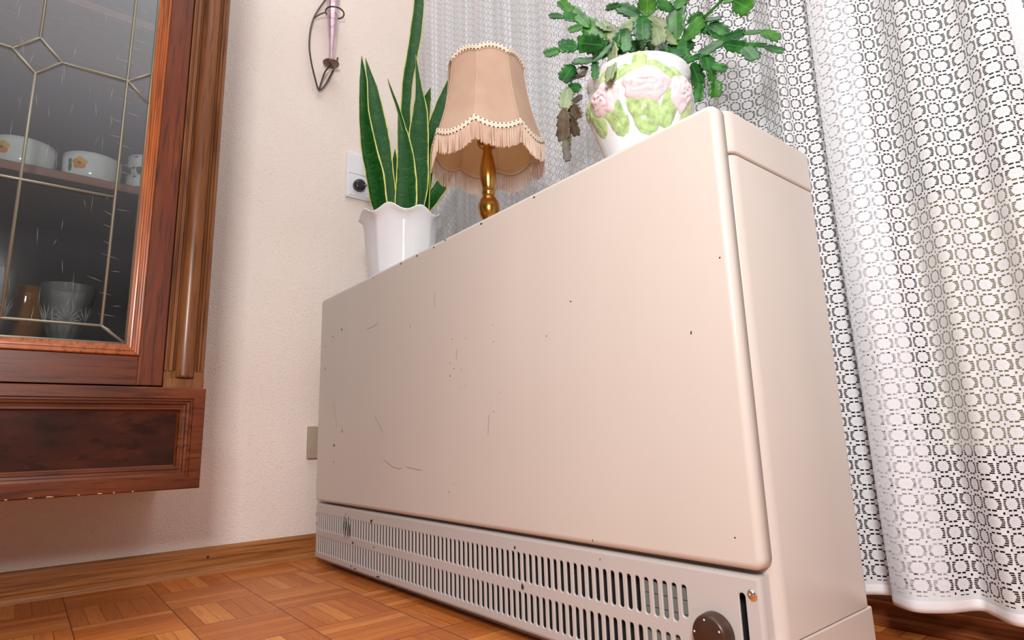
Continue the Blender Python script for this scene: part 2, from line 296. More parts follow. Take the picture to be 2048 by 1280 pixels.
def dotted_braid():
    t = NT('braid_trim'); uv = t.coord('UV'); s = t.n('ShaderNodeSeparateXYZ'); t.set(s.inputs[0], uv)
    fx = t.m('ABSOLUTE', t.m('SUBTRACT', t.m('FRACT', s.outputs[0]), .5)); dv = t.m('ABSOLUTE', t.m('SUBTRACT', t.m('ABSOLUTE', t.m('SUBTRACT', s.outputs[1], .5)), .33))
    d = t.m('MULTIPLY', t.m('LESS_THAN', fx, .24), t.m('LESS_THAN', dv, .095))
    groove = t.m('LESS_THAN', t.m('ABSOLUTE', t.m('SUBTRACT', s.outputs[1], .5)), .07)
    col = t.mix(t.m('MULTIPLY', groove, .35), lin(240, 224, 204), lin(190, 162, 128)); col = t.mix(d, col, lin(92, 56, 36))
    return t.done(t.bsdf(col, .8, 0, t.bump(t.m('SUBTRACT', 1, t.m('ADD', d, groove)), .6, .001)))
def shade_cloth(name, a, b, transl=.3):
    t = NT(name); co = t.coord(); n = t.noise(co, 14, 3); w = t.noise(t.mapping(co, (1, 1, 1)), 900, 2)
    col = t.ramp(n, [(.3, a), (.7, b)])
    df = t.bsdf(col, .75, 0, t.bump(w, .15, .0004)); tr = t.n('ShaderNodeBsdfTranslucent'); t.set(tr.inputs[0], tuple(min(1, q * 1.1) for q in b))
    m = t.n('ShaderNodeMixShader'); m.inputs[0].default_value = transl; t.set(m.inputs[1], df); t.set(m.inputs[2], tr.outputs[0]); return t.done(m.outputs[0])
def heater_paint(name, c, rough=.32):
    t = NT(name); co = t.coord(); n = t.noise(t.mapping(co, (1, 1, .35)), 4, 3); 
    a = tuple(q * .955 for q in c); col = t.ramp(n, [(.35, a), (.65, c)])
    fine = t.noise(co, 420, 2)
    return t.done(t.bsdf(col, rough, 0, t.bump(fine, .03, .0003)))
def brass():
    t = NT('aged_brass'); n = t.noise(t.mapping(t.coord(), (1, 1, .3)), 60, 4)
    return t.done(t.bsdf(t.ramp(n, [(.35, lin(168, 108, 44)), (.65, lin(220, 168, 84))]), .24, .9))
def crystal(name, tint=(1, 1, 1)):
    t = NT(name); fr = t.n('ShaderNodeFresnel'); fr.inputs[0].default_value = 1.55
    tp = t.n('ShaderNodeBsdfTransparent'); t.set(tp.inputs[0], tint); gl = t.n('ShaderNodeBsdfGlossy'); gl.inputs['Roughness'].default_value = .06
    df = t.n('ShaderNodeBsdfDiffuse'); t.set(df.inputs[0], tuple(q * .85 for q in tint))
    m0 = t.n('ShaderNodeMixShader'); m0.inputs[0].default_value = .2 if tint[2] > .5 else .45; t.set(m0.inputs[1], tp.outputs[0]); t.set(m0.inputs[2], df.outputs[0])
    m = t.n('ShaderNodeMixShader'); t.set(m.inputs[0], t.m('MULTIPLY_ADD', fr.outputs[0], 1.2, .05)); t.set(m.inputs[1], m0.outputs[0]); t.set(m.inputs[2], gl.outputs[0]); return t.done(m.outputs[0])

MT = dict(
    wall=pink_wall(), floor=parquet(), lace=lace(),
    white_wall=plain('white_window_wall', (.72, .70, .68), .8),
    oak=wood('oak_baseboard', lin(140, 84, 40), lin(174, 110, 58), lin(190, 128, 74), 'y', .5, 1.3, 0, .2, .8),
    sill=wood('sill_wood', lin(96, 44, 18), lin(146, 78, 38), lin(176, 102, 56), 'x', .5, .7),
    frame=wood('dark_window_frame', lin(40, 20, 12), lin(62, 32, 20), lin(80, 46, 28), 'z', .5),
    mah_z=wood('mahogany_upright', lin(80, 34, 12), lin(104, 46, 17), lin(124, 60, 23), 'z', .38, .5, .12, .1, 3),
    pilaster=wood('walnut_pilaster', lin(98, 56, 28), lin(118, 72, 38), lin(136, 88, 48), 'z', .36, .5, .15, .1, 3),
    mah_y=wood('mahogany_rail', lin(80, 36, 14), lin(102, 48, 20), lin(120, 62, 27), 'y', .36, .5, .15, .1, 3),
    burl=wood('dark_drawer_panel', lin(36, 14, 9), lin(60, 25, 13), lin(100, 44, 20), 'y', .2, .22, .6, .03, 8),
    mould=wood('honey_moulding', lin(140, 70, 28), lin(166, 88, 38), lin(184, 106, 50), 'z', .34, .5, .15, .1, 3),
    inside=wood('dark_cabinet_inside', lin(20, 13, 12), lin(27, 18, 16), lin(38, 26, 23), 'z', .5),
    shelf=wood('shelf_edge', lin(140, 92, 74), lin(162, 110, 90), lin(176, 126, 104), 'y', .5),
    lead=plain('lead_came', lin(132, 128, 112), .42, .5),
    panel=heater_paint('heater_front_beige', (.66, .60, .545)), side=heater_paint('heater_side_beige', (.64, .58, .53), .22),
    grille=heater_paint('heater_grille_grey', (.56, .53, .515), .35), dark=plain('slot_shade_black', (.012, .012, .013), .8),
    core=plain('grey_core', (.20, .22, .20), .7), chip=plain('chipped_black', (.03, .02, .018), .8), scratch=plain('brown_scratch', (.13, .075, .05), .8),
    knob=plain('brown_plastic', lin(66, 42, 32), .35), dot=plain('white_dot', (.85, .85, .82), .5), steel=plain('steel', (.62, .60, .58), .22, .95),
    rust=plain('rust_ring', lin(190, 120, 60), .8),
    ceramic=plain('white_glaze', (.80, .81, .84), .08, 0, .02), cer_pot=plain('cactus_pot_glaze', (.83, .85, .88), .06, 0, .02),
    rose=plain('pink_glaze', (.84, .68, .73), .08, 0, .06, 60), greenrel=plain('lime_glaze', (.44, .60, .27), .08, 0, .3, 90), greenleaf2=plain('pale_lime_glaze', (.52, .68, .30), .08, 0, .2, 90),
    soil=plain('potting_soil', (.06, .04, .03), .9, bump=.5), snake=sansevieria(),
    cg=cactus_leaf('cactus_green', lin(14, 58, 22), lin(28, 92, 32), lin(64, 130, 54)),
    cy=cactus_leaf('cactus_bright', lin(26, 80, 18), lin(46, 112, 26), lin(78, 140, 46)),
    cb=cactus_leaf('cactus_brown', lin(62, 52, 44), lin(88, 76, 64), lin(104, 100, 78)),
    cp=cactus_leaf('cactus_pale', lin(98, 112, 78), lin(124, 140, 98), lin(150, 158, 120)),
    shade=shade_cloth('shade_cloth', lin(202, 172, 150), lin(220, 192, 168)), lining=shade_cloth('shade_lining', lin(236, 204, 154), lin(244, 218, 176), .4),
    fringe=shade_cloth('fringe_thread', lin(232, 206, 188), lin(244, 226, 210), .35), braid=dotted_braid(), brass=brass(),
    wire=plain('dark_wire', lin(92, 82, 76), .35, .8), disc=plain('bronze_disc', lin(128, 108, 100), .35, .7),
    vglass=pane('pink_vase_glass', (.97, .91, .94), .6, .08, .02), crystal=crystal('clear_crystal', (.96, .97, .98)), amber=crystal('amber_glass', (.95, .45, .12)),
    white_pl=plain('white_plastic', (.82, .83, .86), .3, 0, .02), black_pl=plain('black_plastic', (.02, .02, .022), .35), grey_pl=plain('grey_plastic', lin(176, 160, 140), .5),
    cord=plain('grey_cord', lin(120, 116, 112), .5), glass=pane('window_glass'), cglass=pane('cabinet_glass', (.84, .86, .85), 3.2, .05, .0),
    bowl=plain('porcelain', (.84, .87, .90), .1, 0, .02), orange=plain('orange_print', lin(236, 140, 40), .2, 0, .1), yellow=plain('yellow_print', lin(238, 184, 60), .2, 0, .1), pgreen=plain('green_print', lin(60, 104, 66), .2, 0, .3),
    scr_glass=plain('glass_scratch', (.55, .55, .53), .5),
    hedge=plain('hedge', (.045, .095, .03), .7, 0, .9, 7, .6, 40), grass=plain('lawn', (.10, .20, .06), .9, 0, .4, 30), terrace=plain('terrace', (.16, .17, .18), .9), gwall=plain('ochre_wall', (.80, .68, .32), .9),
)
# ================================================================ SETTING
XW = -0.1063; YW = 0.49
obj('floor', MB().box(XW - .1, 3.6, -3.0, YW + .12, -.05, 0), MT['floor'], kind='structure')
obj('wall_left', MB().box(XW - .12, XW, -3.0, YW + .12, 0, 2.6), MT['wall'], kind='structure')
b = MB()   # window wall with one wide opening: pier on the left, header above
b.box(XW, .70, YW, YW + .12, 0, 2.6); b.box(.70, 3.6, YW, YW + .12, 2.2, 2.6); b.box(2.9, 3.6, YW, YW + .12, 0, 2.2)
obj('wall_back', b, MT['white_wall'], kind='structure')
wf = MB()
for x0, x1 in ((.70, .78), (1.045, 1.175), (2.05, 2.17), (2.82, 2.9)): wf.box(x0, x1, YW + .01, YW + .07, .03, 2.2)
for z0, z1 in ((.03, .25), (2.12, 2.2)): wf.box(.78, 2.82, YW + .015, YW + .065, z0, z1)
win = obj('window_1', wf, MT['frame'], kind='structure', bevel=.004)
obj('pane', MB().box(.78, 2.82, YW + .036, YW + .042, .25, 2.12), MT['glass'], win)
obj('trim_1', MB().box(.70, 3.6, YW - .035, YW + .10, 0, .031).box(.75, 3.6, YW - .055, YW - .035, 0, .012), MT['sill'], kind='structure', bevel=.003)
# baseboard along the pink wall: flat board and small quarter round at its foot
prof = [(0, .0585), (.006, .0585), (.010, .056), (.012, .050), (.012, .016), (.020, .0145), (.026, .009), (.028, 0)]
P = [[(XW + a, y, z) for a, z in prof] for y in (-3.0, -1.5, -.8, -.4, 0, YW)]
obj('baseboard_left', MB().grid(P, False), MT['oak'], kind='structure')
tag(obj('screw_hole', MB().tube([(XW + .0115, -.215, .037), (XW + .0135, -.215, .037)], .0028, 10), MT['chip']), 'small dark disc standing in for a screw hole in the oak baseboard under the cabinet', 'screw hole')  # dark disc stands in for the shaded opening of a screw hole

# outdoors, blurred behind the lace
obj('terrace', MB().box(-3, 7, YW + .12, 2.6, -.12, -.04), MT['terrace'], kind='structure')
obj('lawn', MB().box(-6, 12, 2.6, 12, -.12, -.05), MT['grass'], kind='structure')
gw = MB().box(.5, 4.4, 3.0, 3.12, -.1, 1.42).box(.46, 4.44, 2.98, 3.14, 1.42, 1.46)
tag(obj('garden_wall', gw, MT['gwall'], bevel=.01), 'low ochre garden wall outdoors, showing through the lace on the right', 'wall')
def hedge(cx, cy, w, h, lab):
    P = []; n = 18
    for i in range(n + 1):
        row = []
        for j in range(13):
            a = pi * j / 12; x = cx + (i / n - .5) * w
            yy = cy - cos(a) * .6 * (1 + .16 * sin(i * 2.1 + j * 1.7)); zz = -.08 + h * (sin(a) ** .45 if 0 < j < 12 else 0) * (1 + .08 * sin(i * 1.3 + j))
            row.append((x + .06 * sin(j * 2.3 + i), yy, zz))
        P.append(row)
    h_ = obj('hedge', MB().grid(P), MT['hedge']); tag(h_, lab, 'hedge')
hedge(-2.2, 5.0, 6.0, 6.0, 'tall dark green hedge outdoors at the left, beyond the window pier')
hedge(3.9, 5.0, 5.9, 5.6, 'tall green hedge rising behind the ochre garden wall, seen through the lace')

# ================================================================ STORAGE HEATER
WH, HH, DH = 1.175, .660, .231
ht = thing('storage_heater', 'large beige metal storage heater with slotted grille standing before the lace curtain', 'heater', (WH / 2, DH / 2, 0))
def rbox(x0, x1, y0, y1, z0, z1, r, ax='z', n=5, skip=()):
    """box with rounded edges along one axis"""
    pts = []
    A0, A1, B0, B1 = {'z': (x0, x1, y0, y1), 'y': (x0, x1, z0, z1)}[ax]
    for cx, cy, a0 in ((A1 - r, B1 - r, 0), (A0 + r, B1 - r, pi / 2), (A0 + r, B0 + r, pi), (A1 - r, B0 + r, 1.5 * pi)):
        for k in range(n + 1):
            a = a0 + pi / 2 * k / n; pts.append((cx + r * cos(a), cy + r * sin(a)))
    m = MB(); N = len(pts)
    lo, hi = (z0, z1) if ax == 'z' else (y0, y1)
    f = (lambda p, h: (p[0], p[1], h)) if ax == 'z' else (lambda p, h: (p[0], h, p[1]))
    v = [f(p, lo) for p in pts] + [f(p, hi) for p in pts]
    m.add(v, [(i, (i + 1) % N, N + (i + 1) % N, N + i) for i in range(N)], True)
    m.add([f(p, lo) for p in pts], [tuple(range(N))]); m.add([f(p, hi) for p in pts], [tuple(range(N))]); return m
# casing: middle body shell, lid, base (side faces show the seams)
obj('body', rbox(.004, WH + .003, .021, DH, .0805, .6040, .014), MT['side'], ht, bevel=.0012)
obj('lid', rbox(.002, WH + .004, .018, DH + .001, .6055, HH, .015), MT['side'], ht, bevel=.0035)
bs = MB(); bs.box(.012, WH - .002, .035, DH - .01, 0, .0795); bs.box(WH - .03, WH + .003, .012, DH, 0, .0795)
obj('base', bs, MT['side'], ht, bevel=.002)
# front panel with soft rolled edges
def panel(x0, x1, z0, z1, yf, yb, r, rc):
    n = 6; loops = []
    prof = [(r * (1 - sin(pi / 2 * k / n)), yf + r * (1 - cos(pi / 2 * k / n))) for k in range(n, -1, -1)]  # inset,y from side to face
    prof = [(0, yb)] + [(0 + r * (1 - cos(pi / 2 * k / n)), yf + r * (1 - sin(pi / 2 * k / n))) for k in range(0, n + 1)]
    for ins, y in prof:
        row = []; rr = max(rc - ins, .0015)
        for cx, cz, a0 in ((x1 - ins - rr, z1 - ins - rr, 0), (x0 + ins + rr, z1 - ins - rr, pi / 2), (x0 + ins + rr, z0 + ins + rr, pi), (x1 - ins - rr, z0 + ins + rr, 1.5 * pi)):
            for k in range(7):
                a = a0 + pi / 2 * k / 6; row.append((cx + rr * cos(a), y, cz + rr * sin(a)))
        loops.append(row)
    m = MB(); N = len(loops[0])
    for i in range(len(loops) - 1):
        m.add(loops[i] + loops[i + 1], [(k, (k + 1) % N, N + (k + 1) % N, N + k) for k in range(N)], True)
    m.add(loops[-1], [tuple(range(N))]); m.add(loops[0], [tuple(range(N))]); return m
fp = obj('front_panel', panel(0, WH, .1515, HH + .003, 0, .0195, .0075, .012), MT['panel'], ht)
cm = MB()
def mark(m, x, z, w, h, y, jag=7):
    n = jag; pts = []
    for k in range(n):
        a = 2 * pi * k / n; q = random.uniform(.75, 1.4); pts.append((x + w / 2 * cos(a) * q, y, z + h / 2 * sin(a) * q))
    m.add(pts, [tuple(range(n))[::-1]])
def mk(x, z, w, h, y, par):
    m = MB(); mark(m, x, z, w, h, y); obj('paint_chip', m, MT['chip'], par, merge=False)
for x, z, w, h in CHIPS: mk(x, z, w, h, -.00025, fp)
for x in (.305, .435, .50, .565, .72, .86): mk(x, HH - .0055, random.uniform(.003, .007), .003, -.0002, fp)
for l in SCR:
    sm_ = MB()
    pts = [(x, -.0002, z) for x, z in l]
    if len(pts) > 2: pts = [tuple(p) for p in spline(pts, 5)]
    for (a, b_) in zip(pts, pts[1:]):
        d = Vector((b_[0] - a[0], 0, b_[2] - a[2])).normalized(); n_ = Vector((-d.z, 0, d.x)) * .00035
        A = Vector(a); B = Vector(b_); sm_.add([A + n_, B + n_, B - n_, A - n_], [(0, 1, 2, 3)])
    obj('scratch', sm_, MT['scratch'], fp, merge=False)
# slotted grille
YF = .004; gm = MB()
def stadium(cx, za, zb, w, n=6):
    r = w / 2; pts = []
    for k in range(n + 1): a = pi * k / n; pts.append((cx + r * cos(a), zb - r + r * sin(a)))
    for k in range(n + 1): a = pi + pi * k / n; pts.append((cx + r * cos(a), za + r + r * sin(a)))
    return pts
def cell(x0, x1, z0, z1, cx, za, zb, w):
    H1 = stadium(cx, za - .0009, zb + .0009, w + .0018); H2 = stadium(cx, za, zb, w); N = len(H1); out = []
    cz = (za + zb) / 2
    for (hx, hz) in H1:
        top = hz >= cz
        # project to the cell border
        dx = hx - cx; f = (w / 2 + .0009); ex = cx + dx / f * ((x1 - x0) / 2) if abs(dx) < f * .999 else (x1 if dx > 0 else x0)
        ex = max(x0, min(x1, ex)); out.append((ex, z1 if top else z0))
    O = [(x, YF, z) for x, z in out]; A = [(x, YF, z) for x, z in H1]; B = [(x, YF + .0008, z) for x, z in H2]; Cc = [(x, YF + .0022, z) for x, z in H2]
    for a, b_ in ((O, A), (A, B), (B, Cc)):
        gm.add(a + b_, [(k, (k + 1) % N, N + (k + 1) % N, N + k) for k in range(N)])
PITCH = .01305; X0 = .019
def rect(x0, x1, z0, z1): gm.add([(x0, YF, z0), (x1, YF, z0), (x1, YF, z1), (x0, YF, z1)], [(0, 1, 2, 3)])
for k in range(82):
    cx = X0 + PITCH * k; zb = .1245; za = .0845 if k < 81 else .091
    cell(cx - PITCH / 2, cx + PITCH / 2, .0775, .131, cx, za, zb, .0068)
    if k < 81: cell(cx - PITCH / 2, cx + PITCH / 2, .026, .0775, cx, .0315, .0705, .0068)
    else: rect(cx - PITCH / 2, cx + PITCH / 2, .026, .0775)
xa = X0 - PITCH / 2; xb = X0 + 81.5 * PITCH; XE = 1.168
rect(.004, xa, .026, .131); rect(xb, 1.139, .026, .131); rect(.004, 1.139, .131, .142); rect(.004, 1.139, .022, .026)
cell(1.139, 1.154, .070, .142, 1.1465, .078, .128, .0072); rect(1.139, 1.154, .022, .070); rect(1.154, XE - .004, .022, .142)
# rolled border of the grille plate
for k, (i0, y0, i1, y1) in enumerate(((0, YF, .003, YF + .0012), (.003, YF + .0012, .004, YF + .004), (.004, YF + .004, .004, .021))):
    L0 = [(.004 - i0, y0, .022 - i0), (XE - .004 + i0, y0, .022 - i0), (XE - .004 + i0, y0, .142 + i0), (.004 - i0, y0, .142 + i0)]
    L1 = [(.004 - i1, y1, .022 - i1), (XE - .004 + i1, y1, .022 - i1), (XE - .004 + i1, y1, .142 + i1), (.004 - i1, y1, .142 + i1)]
    gm.add(L0 + L1, [(j, (j + 1) % 4, 4 + (j + 1) % 4, 4 + j) for j in range(4)])
gr = obj('grille', gm, MT['grille'], ht)
obj('slot_shade_sheet', MB().box(.012, WH - .010, .0185, .0205, .022, .144), MT['dark'], ht)  # near-black sheet: the shade inside the heater, painted behind the slots
# grey core blocks visible behind the last slots, coloured wiring behind the single slot
ic = MB()
for z0, z1 in ((.083, .0915), (.0925, .1065), (.1075, .1200), (.031, .048), (.049, .066)): obj('core_block', MB().box(1.012, 1.083, .0095, .018, z0, z1), MT['core'], ht)
gc = MB()
for x, z, w, h in ((.005, .12, .003, .012), (.007, .098, .003, .008), (.309, .129, .006, .005), (.305, .126, .005, .008), (.32, .0775, .005, .004), (.217, .075, .007, .005), (.212, .0255, .006, .003),
                   (.782, .130, .005, .006), (.797, .0775, .006, .010), (.341, .0235, .02, .0025), (.232, .0235, .012, .002), (.178, .132, .003, .003)): mk(x, z, w, h, YF - .0003, gr)
for k in range(9): mark(gc, .168 + k * .0042, .105 + .012 * sin(k * 2.3), .0028, .028, YF - .0003)
obj('worn_patch', gc, MT['chip'], gr, merge=False, label='black worn patch across a few slats')
kc = (1.113, .083); km = MB()
prof = [(0, 0), (.0, .0), (.0175, 0), (.0195, .0015), (.0205, .004), (.0215, .012), (.0215, .0155)]
P = [[(kc[0] + r * cos(a), YF - .0155 + z, kc[1] + r * sin(a)) for r, z in prof] for a in [2 * pi * k / 40 for k in range(40)]]
km.grid(P, True, True); kn = obj('knob', km, MT['knob'], ht, label='round brown dial with white dots')
for a in (100, 172, 28, 244, 316): obj('dot', MB().disc((kc[0] + .0158 * cos(radians(a)), YF - .0157, kc[1] + .0158 * sin(radians(a))), .0011, (0, -1, 0), 12), MT['dot'], kn, merge=False)
sc_ = MB(); P = [[(1.1575 + r * cos(a), YF - z, .129 + r * sin(a)) for r, z in ((0, .0012), (.0008, .0012), (.0010, .0022), (.0026, .0024), (.0036, .0017), (.0042, .0006), (.0046, 0))] for a in [2 * pi * k / 24 for k in range(24)]]
obj('screw', sc_.grid(P, True, True), MT['steel'], ht, label='shiny cross-head screw')
obj('rust_stain', MB().disc((1.1588, YF - .00025, .1268), .0049, (0, -1, 0)), MT['rust'], ht, merge=False)

# ================================================================ LACE CURTAIN
path = []
def seg_fold(x0, x1, per, b, amp, y0, ph=0):
    n = int((x1 - x0) / per * 26)
    for i in range(n):
        t = i / n; x = x0 + (x1 - x0) * t; f = 2 * pi * (x - x0) / per + ph
        a2 = amp * (1 + .3 * sin(3.1 * x * 7)); path.append((x - b * sin(2 * f) , y0 + a2 * sin(f) + .006 * sin(x * 23)))
seg_fold(-.100, .84, .094, .0120, .012, .362)
tail = [(.850, .350), (.875, .338), (.900, .345), (.925, .372), (.950, .380), (.972, .362), (.985, .338), (1.005, .345), (1.025, .372), (1.050, .380), (1.075, .355), (1.094, .334), (1.104, .336), (1.108, .352),
        (1.118, .372), (1.141, .386), (1.175, .390), (1.205, .384), (1.216, .372), (1.200, .362), (1.175, .358), (1.158, .350), (1.160, .340), (1.189, .328), (1.218, .350), (1.240, .383), (1.258, .366), (1.278, .339), (1.292, .336), (1.300, .350),
        (1.318, .375), (1.338, .368), (1.356, .340), (1.372, .336), (1.384, .352), (1.405, .380), (1.43, .375), (1.45, .345), (1.468, .340), (1.49, .362), (1.51, .384), (1.54, .372), (1.56, .342), (1.59, .35), (1.62, .38), (1.66, .36), (1.70, .34), (1.74, .37), (1.79, .38), (1.83, .345), (1.88, .36)]
path += [(p.x, p.y) for p in spline([(a, b_, 0) for a, b_ in tail], 9)]
s_ = [0]
for a, b_ in zip(path, path[1:]): s_.append(s_[-1] + math.hypot(b_[0] - a[0], b_[1] - a[1]))
NZ = 40; ZB = .058; ZT = 2.3; P = []; U = []
def cpt(i, z):
    x, y = path[i]; y = .360 + (y - .360) * (1 if z < .15 else .62 if z > .7 else 1 - .38 * (z - .15) / .55)
    return (x + .006 * sin(z * 2.6 + x * 5) * min(1, abs(x - 1.16) * 3 + .25) + .004 * sin(z * 4.1 + 2), y + .004 * sin(z * 3.3 + x * 11) + (.006 * sin(x * 40 + z * 9) if z < .3 else 0) * (1 - z / .3), z)
for i in range(len(path)):
    P.append([cpt(i, ZB + (ZT - ZB) * j / NZ) for j in range(NZ + 1)]); U.append([(s_[i], (ZT - ZB) * j / NZ) for j in range(NZ + 1)])
cur = obj('lace_curtain', MB().grid(P, True, uv=U), MT['lace'], merge=False)
tag(cur, 'long white crochet lace curtain hanging in folds in front of the window', 'curtain')
hm = MB(); P = []
for i in range(len(path)):
    x, y, z = cpt(i, ZB); P.append([(x, y - .0022, ZB + .013), (x, y - .0032, ZB + .005), (x, y - .002, ZB - .001), (x, y + .002, ZB - .001), (x, y + .0032, ZB + .005), (x, y + .0022, ZB + .013)])
obj('hem', hm.grid(P), plain('white_hem', (.86, .85, .88), .85, bump=.3, bscale=900), cur)
rd = MB().tube([(-.08, .36, 2.31), (1.95, .36, 2.31)], .011, 12)
tag(obj('curtain_rod', rd, MT['frame']), 'dark wooden curtain rod above the lace curtain', 'curtain rod')
# ================================================================ POTTED SNAKE PLANT
def frame2(c, camxy=(1.505, -.579)):
    n = Vector((camxy[0] - c[0], camxy[1] - c[1], 0)).normalized(); r_ = Vector((-n.y, n.x, 0))
    if r_.dot(rt) < 0: r_ = -r_
    return n, r_            # n: towards the room, r_: to the right
c = (.215, .118); TOP = HH + .0008
sp = thing('potted_snake_plant', 'tall yellow-edged snake plant in a white fluted pot, near the pink wall', 'plant', (c[0], c[1], TOP))
fl = lambda a, z: 1 + .028 * (1 - abs(cos(4 * a))) ** 2.5
zf = lambda a, r, z: (.0085 * cos(8 * a) if z > .165 else 0) * min(1, max(0, (z - .16) / .02))
prof = [(0, .001), (.070, .001), (.076, .006), (.080, .04), (.086, .10), (.090, .15), (.093, .168), (.098, .176), (.1035, .181), (.1035, .184), (.099, .184), (.0915, .176), (.088, .16), (.082, .08), (.078, .02)]
obj('pot', MB().lathe(prof, (c[0], c[1], TOP), 120, fl, zf), MT['ceramic'], sp)
obj('soil', MB().lathe([(0, .152), (.05, .156), (.086, .150)], (c[0], c[1], TOP), 32), MT['soil'], sp)
n_, r_ = frame2(c); dep = [.045, .03, .02, .035, -.02, 0, -.04, -.03, -.045, -.03, -.05]; tw = [.7, -.25, .5, .35, -.15, .1, -.4, .45, .5, .2, .3]
def blade(pts, w0, twist, name, mat, parent, th=.0022, cup=.16):
    q = spline([(u, 0, z) for u, z, w in pts], 6); ws = []
    for i in range(len(pts) - 1):
        for k in range(6): t = k / 6; ws.append(pts[i][2] * (1 - t) + pts[i + 1][2] * t)
    ws.append(pts[-1][2]); P = []; U = []; N = len(q)
    for i, p in enumerate(q):
        t = (q[min(i + 1, N - 1)] - q[max(i - 1, 0)]).normalized(); side = Vector((t.z, 0, -t.x)); w = 1.13 * ws[i] / 2 / max(.6, cos(twist * .8))
        f = i / (N - 1); tt = twist * (1 - .6 * f); row = []; ur = []
        for j in range(7):
            s = j / 3 - 1; off = side * (w * s * cos(tt)); d = w * s * sin(tt) - cup * w * (1 - s * s) * 1.4
            dd = w0 * (1 - .5 * f) + d + .01 * sin(f * 3); kk = 1 - dd / 1.467; uu = (p.x + off.x) * kk; zz = .289 + (p.z + off.z - .289) * kk
            row.append((c[0] + r_.x * uu + n_.x * dd, c[1] + r_.y * uu + n_.y * dd, zz)); ur.append((j / 6, i / (N - 1) * (.3 + len(pts) * .09)))
        P.append(row); U.append(ur)
    o = obj(name, MB().grid(P, True, uv=U), mat, parent, solid=th, merge=False); return o
for L, d, t_ in zip(SNAKE, dep, tw):
    L = list(L); a = L[0]; L = [(a[0] * .75, .80, a[2] * .85)] + L
    blade(L, d, t_, 'leaf', MT['snake'], sp)

# ================================================================ TABLE LAMP
c = (.592, .115); lp = thing('table_lamp', 'brass table lamp with a beige fringed fabric shade on the heater', 'lamp', (c[0], c[1], TOP))
prof = [(0, 0), (.052, 0), (.054, .004), (.050, .010), (.036, .016), (.020, .024), (.013, .036), (.011, .050), (.014, .060), (.0135, .066), (.019, .074), (.0225, .088), (.0215, .100), (.0165, .110), (.0125, .115), (.0120, .121), (.0140, .124), (.0125, .128), (.0115, .132), (.0135, .140), (.0168, .155), (.0175, .168), (.0160, .182), (.0125, .200), (.0098, .212), (.0090, .219), (.0105, .222), (.0105, .226), (.0105, .236)]
obj('base', MB().lathe(prof, (c[0], c[1], TOP), 40), MT['brass'], lp)
prof = [(.0098, .224), (.0190, .229), (.0215, .235), (.0215, .239), (.016, .241), (.012, .243), (.012, .275), (.010, .278)]
obj('socket', MB().lathe(prof, (c[0], c[1], TOP), 32), MT['brass'], lp)
hb = MB()
for k in range(8): a = pi / 4 * k; hb.disc((c[0] + .0188 * cos(a), c[1] + .0188 * sin(a), TOP + .2425), .0014, (cos(a) * .8, sin(a) * .8, -1), 8)
obj('bulb', MB().lathe([(.010, .276), (.013, .284), (.024, .31), (.029, .335), (.025, .358), (.012, .370), (0, .373)], (c[0], c[1], TOP), 24), MT['dot'], lp)
# shade: 8 panels, scalloped both ends
RB, RT, ZBm, ZTp = .114, .0795, .226, .405
ph0 = math.atan2(n_.y, n_.x)
def shade_r(a, t):      # t 0 bottom .. 1 top
    q = RT + (RB - RT) * (1 - t) ** 2.0 * .80 + (RB - RT) * (1 - t) * .20
    m = ((a - ph0) / (pi / 4) + .45) % 1.0 - .5
    return q * (1.03 - .070 * (1 - (2 * m) ** 2) * (t * .5 + .5))
def scal(a): m = ((a - ph0) / (pi / 4) + .45) % 1.0 - .5; return 1 - (2 * abs(m)) ** 2     # 0 at the seams, 1 mid-panel
def shade_pt(a, t, dr=0):
    zb = ZBm - .017 * scal(a); zt = ZTp + .010 * scal(a) - .004; r = shade_r(a, t) + dr
    return (c[0] + r * cos(a), c[1] + r * sin(a), TOP + zb + (zt - zb) * t)
NA = 160
def ring(dr, t0, t1, n=14): return [[shade_pt(2 * pi * i / NA, t0 + (t1 - t0) * j / n, dr) for j in range(n + 1)] for i in range(NA)]
sh = obj('lamp_shade', MB().grid(ring(0, 0, 1), True, True), MT['shade'], lp)
obj('lining', MB().grid(ring(-.0022, 0, 1), True, True), MT['lining'], sh, label='warm yellowish inner lining')
sm2 = MB()
for k in range(8):
    a = ph0 - .45 * pi / 4 + pi / 4 * k; sm2.tube([shade_pt(a, j / 12, .0008) for j in range(13)], .0007, 6); sm2.tube([shade_pt(a, j / 12, -.0032) for j in range(13)], .0016, 6)
obj('seam', sm2, MT['fringe'], sh)
for t, hgt, off in ((1.0, .0135, -.006), (0.0, .0135, -.004)):
    bt = MB(); P = []; U = []
    for i in range(NA * 2 + 1):
        a = 2 * pi * i / (NA * 2); x, y, z = shade_pt(a, t, .0016); row = []; ur = []
        for j in range(5):
            f = j / 4; bul = .0012 * sin(pi * f); row.append((x + bul * cos(a), y + bul * sin(a), z + off + hgt * f)); ur.append((a * (.105 if t < .5 else .078) / .0074, f))
        P.append(row); U.append(ur)
    bt.grid(P, True, uv=U); obj('braid_trim', bt, MT['braid'], sh, solid=.0012, merge=False)
rr = MB().tube([shade_pt(2 * pi * i / NA, 0, -.0045) for i in range(NA + 1)], .0016, 6, False)
obj('rim_cord', rr, MT['fringe'], sh)
fr = MB(); rnd = random.Random(3); NF = 620
